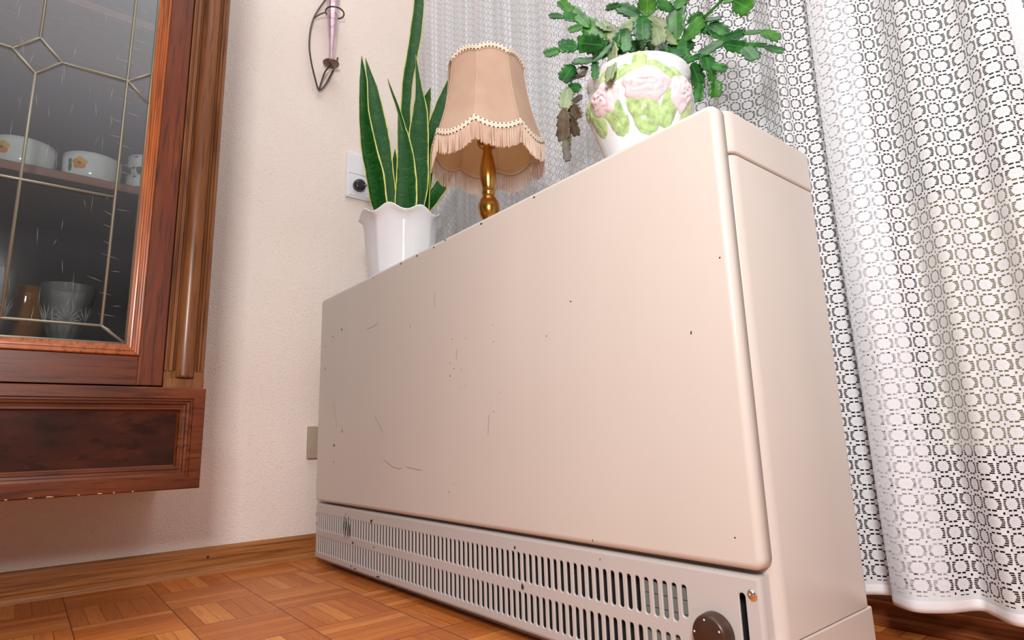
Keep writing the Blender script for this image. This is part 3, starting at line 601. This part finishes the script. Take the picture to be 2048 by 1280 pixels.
for i in range(NF):
    a = 2 * pi * (i + rnd.random() * .7) / NF; x, y, z = shade_pt(a, 0, .0012); ln = .040 + rnd.uniform(-.0025, .0025); z -= .001
    w = .00062; tx, ty = -sin(a) * w, cos(a) * w; lx = rnd.uniform(-.0014, .0014); ly = rnd.uniform(-.0010, .0022)
    pts = []
    for k in range(4):
        f = k / 3; ox = (-sin(a)) * lx * f + cos(a) * ly * f * 1.0; oy = cos(a) * lx * f + sin(a) * ly * f
        pts += [(x + ox - tx, y + oy - ty, z - ln * f), (x + ox + tx, y + oy + ty, z - ln * f), (x + ox + cos(a) * w, y + oy + sin(a) * w, z - ln * f)]
    fs = []
    for k in range(3):
        o3 = k * 3; fs += [(o3, o3 + 1, o3 + 4, o3 + 3), (o3 + 1, o3 + 2, o3 + 5, o3 + 4), (o3 + 2, o3, o3 + 3, o3 + 5)]
    fr.add(pts, fs)
obj('fringe', fr, MT['fringe'], sh, merge=False)
for k in range(3):
    sp_ = MB()
    a = ph0 + 2 * pi * k / 3 + .5; x, y, z = shade_pt(a, .95, -.003); sp_.tube([(c[0] + .008 * cos(a), c[1] + .008 * sin(a), TOP + .374), (x, y, TOP + .385)], .0012, 6); obj('shade_spoke', sp_, MT['brass'], lp)

# ================================================================ POTTED CHRISTMAS CACTUS
c = (.983, .118); cc = c
cp = thing('potted_christmas_cactus', 'spreading Christmas cactus in a bulbous white pot with pink roses, right end of the heater', 'plant', (c[0], c[1], TOP))
cprof = [(0, .0005), (.046, .0005), (.050, .004), (.0515, .010), (.057, .040), (.068, .075), (.078, .102), (.082, .122), (.080, .138), (.0765, .150), (.0755, .156), (.0785, .164), (.0805, .168), (.080, .171), (.077, .170), (.073, .162), (.072, .150), (.076, .125), (.06, .06)]
pot = obj('pot', MB().lathe(cprof, (c[0], c[1], TOP), 72), MT['cer_pot'], cp)
obj('soil', MB().lathe([(0, .150), (.05, .152), (.0725, .148)], (c[0], c[1], TOP), 32), MT['soil'], cp)
def potr(z):
    pr = cprof[3:14]
    for (r0, z0), (r1, z1) in zip(pr, pr[1:]):
        if z0 <= z <= z1: return r0 + (r1 - r0) * (z - z0) / (z1 - z0)
    return pr[0][0] if z < pr[0][1] else pr[-1][0]
n_, r_ = frame2(c); A0 = math.atan2(n_.y, n_.x)
def relief(u0, z0, ru, rz, outline, height, rot=0, nr=10, na=48, base=.0004):
    """raised patch wrapped on the pot; u0 = arc length to the right of the room-facing side, z0 above the heater"""
    P = []
    for i in range(na):
        a = 2 * pi * i / na; row = []
        for j in range(nr + 1):
            f = j / nr; rr_ = f * outline(a); du = ru * rr_ * cos(a); dz = rz * rr_ * sin(a)
            uu = u0 + du * cos(rot) - dz * sin(rot); zz = z0 + du * sin(rot) + dz * cos(rot)
            h = base + height(f, a) * (1 if j < nr else 0); R0 = potr(zz) + h; ang = A0 + uu / .079
            row.append((c[0] + R0 * cos(ang), c[1] + R0 * sin(ang), TOP + zz))
        P.append(row)
    return MB().grid(P, True, True)
def rose(u, z, ru, rz, rot=0):
    def ol(a): return 1 + .07 * sin(5 * a + 1) + .04 * sin(9 * a)
    def hh(f, a):
        pet = abs(sin(2.5 * a + 5.5 * f)) ** .5; lay = (f * 3.2 + .25 * sin(3 * a)) % 1.0
        return .0080 * (1 - f ** 2.2) * (.72 + .28 * pet) + .0030 * lay * (1 - .7 * f) + .001 * pet
    obj('rose_relief', relief(u, z, ru, rz, ol, hh, rot, 22, 72), MT['rose'], pot, label='raised pink rose on the pot')
def lf(u, z, ru, rz, rot=0, m='greenrel'):
    def ol(a): return (.62 + .38 * abs(cos(a)) ** 1.5) * (1 + .06 * abs(sin(7 * a)))
    def hh(f, a): return .0026 * (1 - f ** 3) * (.8 + .2 * sin(14 * f * cos(a) + 2)) - (.001 if abs(sin(a)) < .12 else 0)
    obj('leaf_relief', relief(u, z, ru, rz, ol, hh, rot, 10, 40), MT[m], pot, label='raised lime green leaf on the pot')
rose(.012, .121, .034, .027); rose(-.054, .116, .027, .026, .1); rose(.068, .112, .023, .027, -.1)
lf(.004, .151, .020, .017, 1.4, 'greenleaf2'); lf(.040, .142, .026, .016, -.5); lf(-.030, .145, .024, .015, .3); lf(-.062, .138, .026, .018, .9, 'greenleaf2'); lf(.070, .136, .022, .014, -.7, 'greenleaf2')
lf(-.080, .097, .030, .024, -1.3); lf(-.040, .086, .031, .025, -1.2); lf(.008, .084, .034, .034, -1.2); lf(.048, .088, .029, .023, -1.9); lf(.088, .095, .026, .022, -1.6, 'greenleaf2'); lf(-.100, .122, .022, .014, .4, 'greenleaf2')
mats = ['cg', 'cb', 'cp', 'cg', 'cp']
rn = random.Random(11)
def wdep(u, z):
    base = .022 * sin(u * 33 + 1.3) + .014 * sin(z * 51 + u * 20)
    return base
for idx, (u0, z0, u1, z1, w, m) in enumerate(CACTUS):
    a = Vector((u0, wdep(u0, z0), z0)); b_ = Vector((u1, wdep(u1, z1), z1)); w *= 1.2
    if z1 < .845 and abs(u1) < .125 and m < 3: a.y -= .0; b_.y = max(-.03, min(.03, b_.y))
    if m >= 3: a.y = .088 if m == 3 and z0 < .9 else .03; b_.y = .094 if z1 < .86 else .088; 
    if idx > 65: a.y = rn.uniform(-.04, .03); b_.y = a.y + rn.uniform(-.02, .02)
    for q_ in (a, b_): kk = 1 - q_.y / .87; q_.x *= kk; q_.z = .289 + (q_.z - .289) * kk
    t = (b_ - a); ln = t.length; t.normalize(); sd = Vector((t.z, 0, -t.x)).normalized()
    an = rn.uniform(-.6, .6); sd = (sd * cos(an) + Vector((0, 1, 0)) * sin(an)).normalized(); sd = (sd - t * sd.dot(t)).normalized(); nn = t.cross(sd)
    P = []; U = []; K = 20; hw = w / 2
    for i in range(K + 1):
        f = i / K
        if hw < .004: pr = 1.0
        else:
            pr = min(1, (f / .30) ** .7 + .12) * (1 - max(0, (f - .6) / .4) ** 2.2 * .34); lob = (f * 3.7) % 1.0
            pr *= (.78 + .34 * lob)
        if f > .999 and hw > .004: pr *= .7
        row = []; ur = []
        for j in range(7):
            s = j / 3 - 1; q = a + t * (ln * 1.06 * f) + sd * (hw * pr * s) + nn * (.10 * hw * (abs(s) ** 1.3) - .05 * hw + .10 * ln * (f - f * f) * (1 if idx % 2 else -1)) + t * (ln * .05 * (abs(s)) * (1 if f > .1 else 0))
            row.append((c[0] + r_.x * q.x + n_.x * q.y, c[1] + r_.y * q.x + n_.y * q.y, q.z)); ur.append((j / 6, f))
        P.append(row); U.append(ur)
    mt = MT[mats[m]] if m else MT['cy' if (idx in (6, 5, 37, 38, 41, 49, 48, 64, 57, 8) or idx % 7 == 0) else 'cg']
    obj('leaf', MB().grid(P, True, uv=U), mt, cp, solid=.0016, merge=False, label='withered brown leaf segment' if m in (1,) else None)

# ================================================================ WALL OBJECTS
vx = XW + .016
VA = [(.06, 1.736), (.033, 1.679), (.014, 1.641), (-.006, 1.598), (-.020, 1.559), (-.028, 1.513), (-.029, 1.459), (-.021, 1.410), (-.008, 1.363), (.005, 1.329), (.024, 1.354), (.042, 1.398), (.052, 1.425), (.060, 1.46)]
wv = thing('wall_sconce', 'dark wire almond-shaped vase holder fixed on the pink wall', 'vase holder', (XW, .03, 1.33))
fm = MB().tube(spline([(vx, y, z) for y, z in VA], 5), .0026, 8)
fm.tube([(XW, .05, 1.70), (vx, .045, 1.70)], .002, 8); fm.tube([(XW, .010, 1.345), (vx, .006, 1.335)], .002, 8)
obj('wire_frame', fm, MT['wire'], wv)
am = MB().tube(spline([(vx, .005, 1.329), (XW + .022, .012, 1.365), (XW + .030, .018, 1.390), (XW + .038, .030, 1.409)], 5), .0024, 8)
am.tube(spline([(vx, -.020, 1.560), (XW + .030, -.006, 1.572), (XW + .042, .010, 1.580)], 5), .0022, 8); obj('arm', am, MT['wire'], wv)
RC = (XW + .042, .036, 1.590)
obj('ring', MB().tube([(RC[0] + .027 * cos(a), RC[1] + .027 * sin(a), RC[2]) for a in [2 * pi * k / 36 for k in range(37)]], .0024, 8, False), MT['wire'], wv)
obj('dish', MB().lathe([(0, 0), (.021, 0), (.0235, .0015), (.024, .0045), (.022, .004), (0, .0025)], (RC[0] - .002, .030, 1.411), 40), MT['disc'], wv, label='small round bronze dish')
vg = MB().lathe([(0, .0), (.0095, .0), (.0105, .004), (.0085, .010), (.0100, .05), (.0130, .10), (.0165, .165), (.0195, .215), (.0215, .26), (.0205, .26), (.018, .21), (.0115, .10), (.006, .02), (0, .014)], (RC[0] - .002, .030, 1.4162), 28)
tag(obj('glass_vase', vg, MT['vglass']), 'slim pink-tinted glass vase standing in the wire holder on the wall', 'vase')

so = thing('wall_socket', 'white double wall socket frame behind the snake plant', 'socket', (XW, .142, 1.092))
obj('frame_plate', MB().add(*(lambda m: (m.v, m.f))(MB().box(XW, XW + .010, .1010, .1830, 1.0170, 1.1640))), MT['white_pl'], so, bevel=.004)
obj('blank_insert', MB().box(XW + .009, XW + .0125, .1085, .1755, 1.0945, 1.158), MT['white_pl'], so, bevel=.0015)
ins = MB().box(XW + .009, XW + .012, .1085, .1755, 1.024, 1.0905); obj('socket_insert', ins, MT['white_pl'], so, bevel=.0015)
pc = (XW + .012, .138, 1.056)
pl = thing('plug', 'black round plug with grey cord in the lower wall socket', 'plug', pc)
pm = MB(); P = [[(pc[0] + h, pc[1] + r * cos(a), pc[2] + r * sin(a)) for r, h in ((.0175, 0), (.0185, .004), (.0185, .014), (.0165, .019), (.010, .021), (0, .021))] for a in [2 * pi * k / 32 for k in range(32)]]
obj('plug_body', pm.grid(P, True, True), MT['black_pl'], pl)
obj('cord', MB().tube(spline([(pc[0] + .018, .145, 1.056), (pc[0] + .022, .162, 1.054), (pc[0] + .018, .178, 1.035), (pc[0] + .012, .188, 1.0), (pc[0] + .012, .20, .9), (pc[0] + .02, .215, .75), (.0, .222, .672), (.10, .222, .6645), (.35, .215, .6645), (.50, .19, .6645), (.545, .15, .6645)], 6), .0028, 8), MT['cord'], pl)
jb = MB().box(XW, XW + .014, .0130, .09, .252, .3365); j_ = obj('junction_box', jb, MT['grey_pl'], bevel=.002)
tag(j_, 'small beige box low on the wall, half hidden behind the heater edge', 'junction box')

# ================================================================ GLAZED CABINET
XF = .300; YR = -.331; YL = -.331 - .590; ZB_, ZT_ = .396, 1.86
cab = thing('display_cabinet', 'dark mahogany wall cabinet with leaded glass door and moulded drawer front', 'cabinet', ((XW + XF) / 2, (YR + YL) / 2, .219))
def loops(name, yr, yl, z0, z1, prof, mat, parent, fill=False, hole=True, **kw):
    """mitred picture-frame moulding; prof = (inset, x)"""
    m = MB(); R_ = []
    for ins, x in prof: R_.append([(x, yr - ins, z0 + ins), (x, yl + ins, z0 + ins), (x, yl + ins, z1 - ins), (x, yr - ins, z1 - ins)])
    for a, b_ in zip(R_, R_[1:]): m.add(a + b_, [(k, (k + 1) % 4, 4 + (k + 1) % 4, 4 + k) for k in range(4)])
    if fill: m.add(R_[-1], [(0, 1, 2, 3)])
    return obj(name, m, mat, parent, **kw)
DR, DL = -.3965, YL + .0655          # door edges
ca = MB(); ca.box(XW + .001, XF - .022, YR - .018, YR, ZB_, ZT_).box(XW + .001, XF - .022, YL, YL + .018, ZB_, ZT_).box(XW + .001, XF - .022, YL + .018, YR - .018, ZT_ - .02, ZT_).box(XW + .001, XF - .022, YL + .018, YR - .018, ZB_, ZB_ + .014)
obj('carcass', ca, MT['mah_z'], cab)
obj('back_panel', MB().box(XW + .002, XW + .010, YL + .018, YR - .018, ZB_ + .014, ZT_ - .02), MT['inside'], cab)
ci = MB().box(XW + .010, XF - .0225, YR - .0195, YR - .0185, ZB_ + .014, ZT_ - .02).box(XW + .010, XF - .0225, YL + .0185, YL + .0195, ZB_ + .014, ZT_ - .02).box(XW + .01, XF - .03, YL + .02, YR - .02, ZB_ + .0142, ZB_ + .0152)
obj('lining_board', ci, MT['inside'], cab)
for z in (.773, 1.13, 1.5): obj('shelf', MB().box(XW + .011, .220, YL + .020, YR - .020, z, z + .016), MT['shelf'], cab, bevel=.001)
# pilasters with a half-round column in a moulded channel
for s, y0, y1 in ((1, YR, DR), (-1, YL + .0655, YL)):
    w = abs(y1 - y0); a, b_ = min(y0, y1), max(y0, y1); yc = (a + b_) / 2 + .001
    st = lambda q: b_ - q
    # cross-section from the wall-side edge to the door: edge fillet, groove, channel, fillet
    cs = [(0, XW + .001), (0, XF - .006), (.002, XF - .003), (.006, XF - .003), (.0068, XF - .006), (.0082, XF - .006), (.009, XF - .002), (.0115, XF - .001), (.0125, XF - .005), (.0135, XF - .009)]
    ce = [(.0505, XF - .009), (.0515, XF - .003), (.053, XF - .001), (.058, XF - .001), (.0595, XF - .004), (.061, XF - .004), (.0625, XF), (.0655, XF), (.0655, XF - .022)]
    m = MB()
    if s < 0: st = lambda q: a + q
    full = cs + ce
    P = [[(x, st(q), z) for z in (ZB_ + .030, ZT_)] for q, x in full]; m.grid(P, False)
    m.box(XF - .022, XF - .001, a + .0002, b_ - .0002, ZB_, ZB_ + .030 - .014); m.box(XF - .022, XF - .004, a + .0002, b_ - .0002, ZB_ + .016, ZB_ + .030)
    pb = obj('pilaster', m, MT['pilaster'], cab)
    hy = st(.032); R0 = .0165; hrp = []
    P = [[(XF - .009 + R0 * sin(t) * .85, hy + R0 * cos(t), z) for z in (ZB_ + .018, ZB_ + .022, ZT_)] for t in [pi * k / 14 for k in range(15)]]
    hm_ = MB().grid(P, True); hm_.add([p[0] for p in P], [tuple(range(15))]); obj('half_column', hm_, MT['pilaster'], cab)
# door frame: flat stiles, stepped honey moulding, leaded glass
dz0, dz1 = .3985, ZT_ - .004
dr_ = obj('door', (lambda m: m)(MB().box(XF - .020, XF - .004, DR - .0402, DR - .0008, dz0, dz1).box(XF - .020, XF - .004, DL + .0008, DL + .0402, dz0, dz1)), MT['mah_z'], cab, bevel=.0015)
obj('door_rail', MB().box(XF - .020, XF - .004, DL + .0402, DR - .0402, dz0, .4495), MT['mah_y'], dr_, bevel=.0008)
obj('door_rail', MB().box(XF - .020, XF - .004, DL + .0402, DR - .0402, dz1 - .05, dz1), MT['mah_y'], dr_, bevel=.0008)
mp = [(0, XF - .0045), (0, XF + .001), (.0018, XF + .0025), (.004, XF + .0022), (.0050, XF - .0005), (.0075, XF - .0008), (.0085, XF + .0006), (.0115, XF + .0004), (.0128, XF - .0030), (.0150, XF - .0034), (.0160, XF - .0055), (.0195, XF - .0065), (.0195, XF - .016)]
GR, GL, GZ0, GZ1 = DR - .0402, DL + .0402, .4495, dz1 - .05
loops('door_moulding', GR, GL, GZ0, GZ1, mp, MT['mould'], dr_)
gx = XF - .0115; yr, yl, g0, g1 = GR - .0195, GL + .0195, GZ0 + .0195, GZ1 - .0195
obj('glass_pane', MB().box(gx - .0015, gx + .0015, yl, yr, g0, g1), MT['cglass'], dr_)
ym = (yr + yl) / 2; iy = .0385; iz = .030; led = MB()
def came(a, b_, r=.0024): led.tube([(gx + .0012, a[0], a[1]), (gx + .0012, b_[0], b_[1])], r, 8)
A_, B_ = yr - iy, yl + iy
zt = .962; zs = .733; dw = .034
lines = [((A_, g0 + iz), (A_, g1 - iz)), ((B_, g0 + iz), (B_, g1 - iz)), ((A_, g0 + iz), (B_, g0 + iz)), ((A_, g1 - iz), (B_, g1 - iz)),
         ((A_, g0 + iz), (yr, g0)), ((B_, g0 + iz), (yl, g0)), ((A_, g1 - iz), (yr, g1)), ((B_, g1 - iz), (yl, g1)),
         ((ym, g0 + iz), (ym, zt - dw)), ((A_, zs), (B_, zs)),
         ((ym, zt - dw), (ym + dw, zt)), ((ym + dw, zt), (ym, zt + dw)), ((ym, zt + dw), (ym - dw, zt)), ((ym - dw, zt), (ym, zt - dw)),
         ((ym + dw, zt), (A_, zt + .002)), ((ym - dw, zt), (B_, zt + .002)), ((A_, zt + .002), (yr, zt + .032)), ((A_, zt + .002), (yr, zt - .032)), ((B_, zt + .002), (yl, zt + .032)), ((B_, zt + .002), (yl, zt - .032)),
         ((ym, zt + dw), (ym, 1.36)), ((A_, 1.40), (ym, 1.36)), ((B_, 1.40), (ym, 1.36)), ((ym, 1.36), (ym, g1 - iz)),
         ((yr - .001, g0), (yr - .001, g1)), ((yl + .001, g0), (yl + .001, g1)), ((yr, g0 + .001), (yl, g0 + .001)), ((yr, g1 - .001), (yl, g1 - .001))]
for a, b_ in lines: came(a, b_)
obj('lead_came', led, MT['lead'], dr_, label='thin lead bars forming diamonds and borders')
ss = MB(); rr_ = random.Random(5)
def streak(y, z, dy, dz, w=.00022):
    d = Vector((0, dy, dz)).normalized(); n2 = Vector((0, -d.z, d.y)) * w; a = Vector((gx + .0017, y, z)); b2 = a + Vector((0, dy, dz)); mid = (a + b2) / 2
    m_ = MB(); m_.add([a, mid + n2, b2, mid - n2], [(0, 1, 2, 3)]); obj('glass_scratch', m_, MT['scr_glass'], dr_, merge=False)
for k in range(34): streak(rr_.uniform(A_ - .004, yr - .010), g0 + .02 + k * .0225 + rr_.uniform(-.006, .006), rr_.uniform(-.030, -.014), rr_.uniform(-.002, .009), .00014)
for k in range(60): streak(rr_.uniform(ym - .08, A_ - .01), rr_.uniform(.50, 1.13), rr_.uniform(-.006, .006), rr_.uniform(-.05, -.012), rr_.uniform(.00006, .00013))
# moulded base with recessed dark drawer front
BR = -.327; BL = YL - .004; XB = .304
bz0, bz1 = .219, .3955
bp = [(0, XW + .001), (0, XB - .002), (.002, XB), (.019, XB), (.0205, XB - .003), (.0235, XB - .003), (.0245, XB - .0055), (.0285, XB - .006), (.0300, XB - .0095), (.0340, XB - .010), (.0350, XB - .007), (.0385, XB - .007), (.0400, XB - .013), (.0420, XB - .015)]
obj('base_frame', (lambda: None)() or MB().box(XW + .001, XB - .020, BL + .001, BR - .001, bz0 + .001, bz1 - .001), MT['mah_y'], cab)
loops('drawer_moulding', BR, BL, bz0, bz1, bp, MT['mah_y'], cab)
obj('drawer_front', MB().box(XB - .02, XB - .0148, BL + .040, BR - .040, bz0 + .040, bz1 - .040), MT['burl'], cab, label='dark recessed drawer panel')
ch_ = MB()
for k in range(7):
    y = -.42 - k * .028 + rr_.uniform(-.008, .008); w = rr_.uniform(.003, .012); ch_.add([(XB + .0002, y, bz0 + .0012), (XB + .0002, y - w, bz0 + .0012), (XB + .0002, y - w * .8, bz0 + .0028), (XB + .0002, y - w * .3, bz0 + .0024)], [(0, 1, 2, 3)])
obj('worn_edge', ch_, plain('bare_wood', lin(206, 160, 110), .7), cab, merge=False, label='pale worn spots on the lower edge')

# ---------------------------------------------------------------- crockery on the shelf
SZ = .789
def flower(m_or, x0, y0, z0, R0, ang, zc, s, parent):
    """five-petal print wrapped on a round wall"""
    def patch(du, dz, ru, rz, h, mat, nm):
        P = []
        for i in range(18):
            a = 2 * pi * i / 18; row = []
            for f in (0, .5, 1):
                uu = du + ru * f * cos(a); zz = zc + dz + rz * f * sin(a); R1 = R0(zz) + h; g = ang + uu / R0(zz); row.append((x0 + R1 * cos(g), y0 + R1 * sin(g), z0 + zz))
            P.append(row)
        obj(nm, MB().grid(P, True, True), mat, parent)
    for k, (a, mt) in enumerate(((90, 'yellow'), (18, 'yellow'), (-54, 'orange'), (234, 'orange'), (162, 'orange'))):
        a = radians(a); patch(s * .62 * cos(a), s * .62 * sin(a), s * .52, s * .48, .0003 + k * .00005, MT[mt], 'petal_print')
    patch(0, 0, s * .26, s * .2, .0007, MT['pgreen'], 'petal_print')
    patch(-s * 1.55, s * .35, s * .35, s * .45, .0004, MT['pgreen'], 'leaf_print'); patch(-s * 1.5, -s * .6, s * .35, s * .8, .0004, MT['pgreen'], 'leaf_print')
def bowl(x, y, lab, ang, r=.0485, h=.052):
    t = thing('porcelain_bowl', lab, 'bowl', (x, y, SZ), 'white flowered bowls on the cabinet shelf')
    pr = [(0, .0005), (r * .86, .0005), (r * .92, .004), (r * .95, .012), (r * .985, h * .8), (r, h), (r * .97, h), (r * .93, h * .7), (r * .88, .008), (0, .006)]
    bo = obj('dish', MB().lathe(pr, (x, y, SZ), 56, lambda a, z: 1 + .004 * cos(40 * a)), MT['bowl'], t)
    flower(None, x, y, SZ, lambda z: r * (.93 + .07 * min(1, z / h)), ang, h * .56, .0115, bo); return t
ca_ = math.atan2(-.579 - (-.527), 1.505 - .165)
bowl(.165, -.527, 'white porcelain bowl with orange flower, right one of the pair on the shelf', ca_ - .45)
bowl(.165, -.631, 'white porcelain bowl with orange flower, left one at the photo edge', ca_ - .62)
t = thing('sauce_dish', 'white dish with a green band standing behind the left flowered bowl', 'dish', (.03, -.66, SZ))
obj('dish', MB().lathe([(0, .0005), (.045, .0005), (.055, .02), (.066, .078), (.064, .078), (.05, .02), (0, .006)], (.03, -.66, SZ), 40), MT['bowl'], t)
obj('lid', MB().lathe([(.067, .078), (.062, .086), (.045, .098), (.02, .104), (0, .105)], (.03, -.66, SZ), 40), MT['pgreen'], t)
def cup(z, lab, dy=0, r=.034, h=.042):
    x, y = .15, -.437 + dy; t = thing('green_leaf_cup', lab, 'cup', (x, y, z), 'stacked cups with green leaves')
    bo = obj('cup_body', MB().lathe([(0, .0005), (r * .7, .0005), (r * .8, .006), (r * .97, h * .6), (r, h), (r * .96, h), (r * .9, h * .6), (0, .006)], (x, y, z), 40), MT['bowl'], t)
    for k, (a, zc, s) in enumerate(((-.9, .022, .009), (-.45, .012, .010), (-.2, .030, .007), (.2, .02, .009), (-1.3, .014, .008), (-.65, .033, .006))):
        P = []
        for i in range(14):
            b3 = 2 * pi * i / 14; row = []
            for f in (0, 1):
                uu = s * f * cos(b3) * .8; zz = zc + s * f * sin(b3); R1 = r * (.8 + .2 * min(1, zz / h)) + .0006; g = ca_ + a + uu / r; row.append((x + R1 * cos(g), y + R1 * sin(g), z + max(.002, min(h - .001, zz))))
            P.append(row)
        obj('leaf_print', MB().grid(P, True, True), MT['pgreen'], bo)
cup(SZ, 'white cup with green leaves by the door edge, lower of the two'); cup(SZ + .0425, 'white cup with green leaves by the door edge, upper of the two')
# ---------------------------------------------------------------- glasses on the cabinet floor
GZ = ZB_ + .0155
def goblet(x, y, lab, r=.044, h=.176, mat='crystal', cut=True):
    t = thing('crystal_glass', lab, 'glass', (x, y, GZ), 'cut glasses at the bottom of the cabinet')
    pr = [(0, .0005), (.028, .0005), (.028, .003), (.010, .008), (.007, .03), (.009, .055), (.016, .068), (.026, .09), (.035, .125), (r * .97, .16), (r, h), (r - .0012, h), (.033, .125), (.022, .092), (.010, .074), (0, .070)]
    rf = (lambda a, z: 1 + (.05 * abs(sin(6 * a)) - .02 if .062 < z < .118 else 0)) if cut else None
    bo = obj('bowl_and_stem', MB().lathe(pr, (x, y, GZ), 72, rf, smooth=not cut), MT[mat], t)
    if cut:
        m = MB()
        for k in range(6):
            g = ca_ + pi / 3 * k + .1
            for q in range(-4, 5):
                an = q * .33; L_ = .030; P0 = None; pts = []
                for f in (.12, .5, 1):
                    du = L_ * f * sin(an); zz = .105 + L_ * f * cos(an) * 1.1; R1 = (.026 + (zz - .09) * .28) + .0005; pts.append((x + R1 * cos(g + du / .034), y + R1 * sin(g + du / .034), GZ + zz))
                m.tube(pts, [.0004, .0009, .0002], 5)
        obj('cut_pattern', m, MT['scr_glass'] if False else MT['crystal_cut'], t, label='fan-shaped cuts')
    return t
MT['crystal_cut'] = plain('frosted_cut', (.62, .62, .64), .3)
goblet(.165, -.542, 'clear crystal goblet with fan cuts, right one on the cabinet floor')
goblet(.175, -.655, 'clear crystal goblet with fan cuts, left one at the photo edge', .042, .188)
goblet(.085, -.600, 'amber coloured glass standing between and behind the clear goblets', .036, .182, 'amber', False)
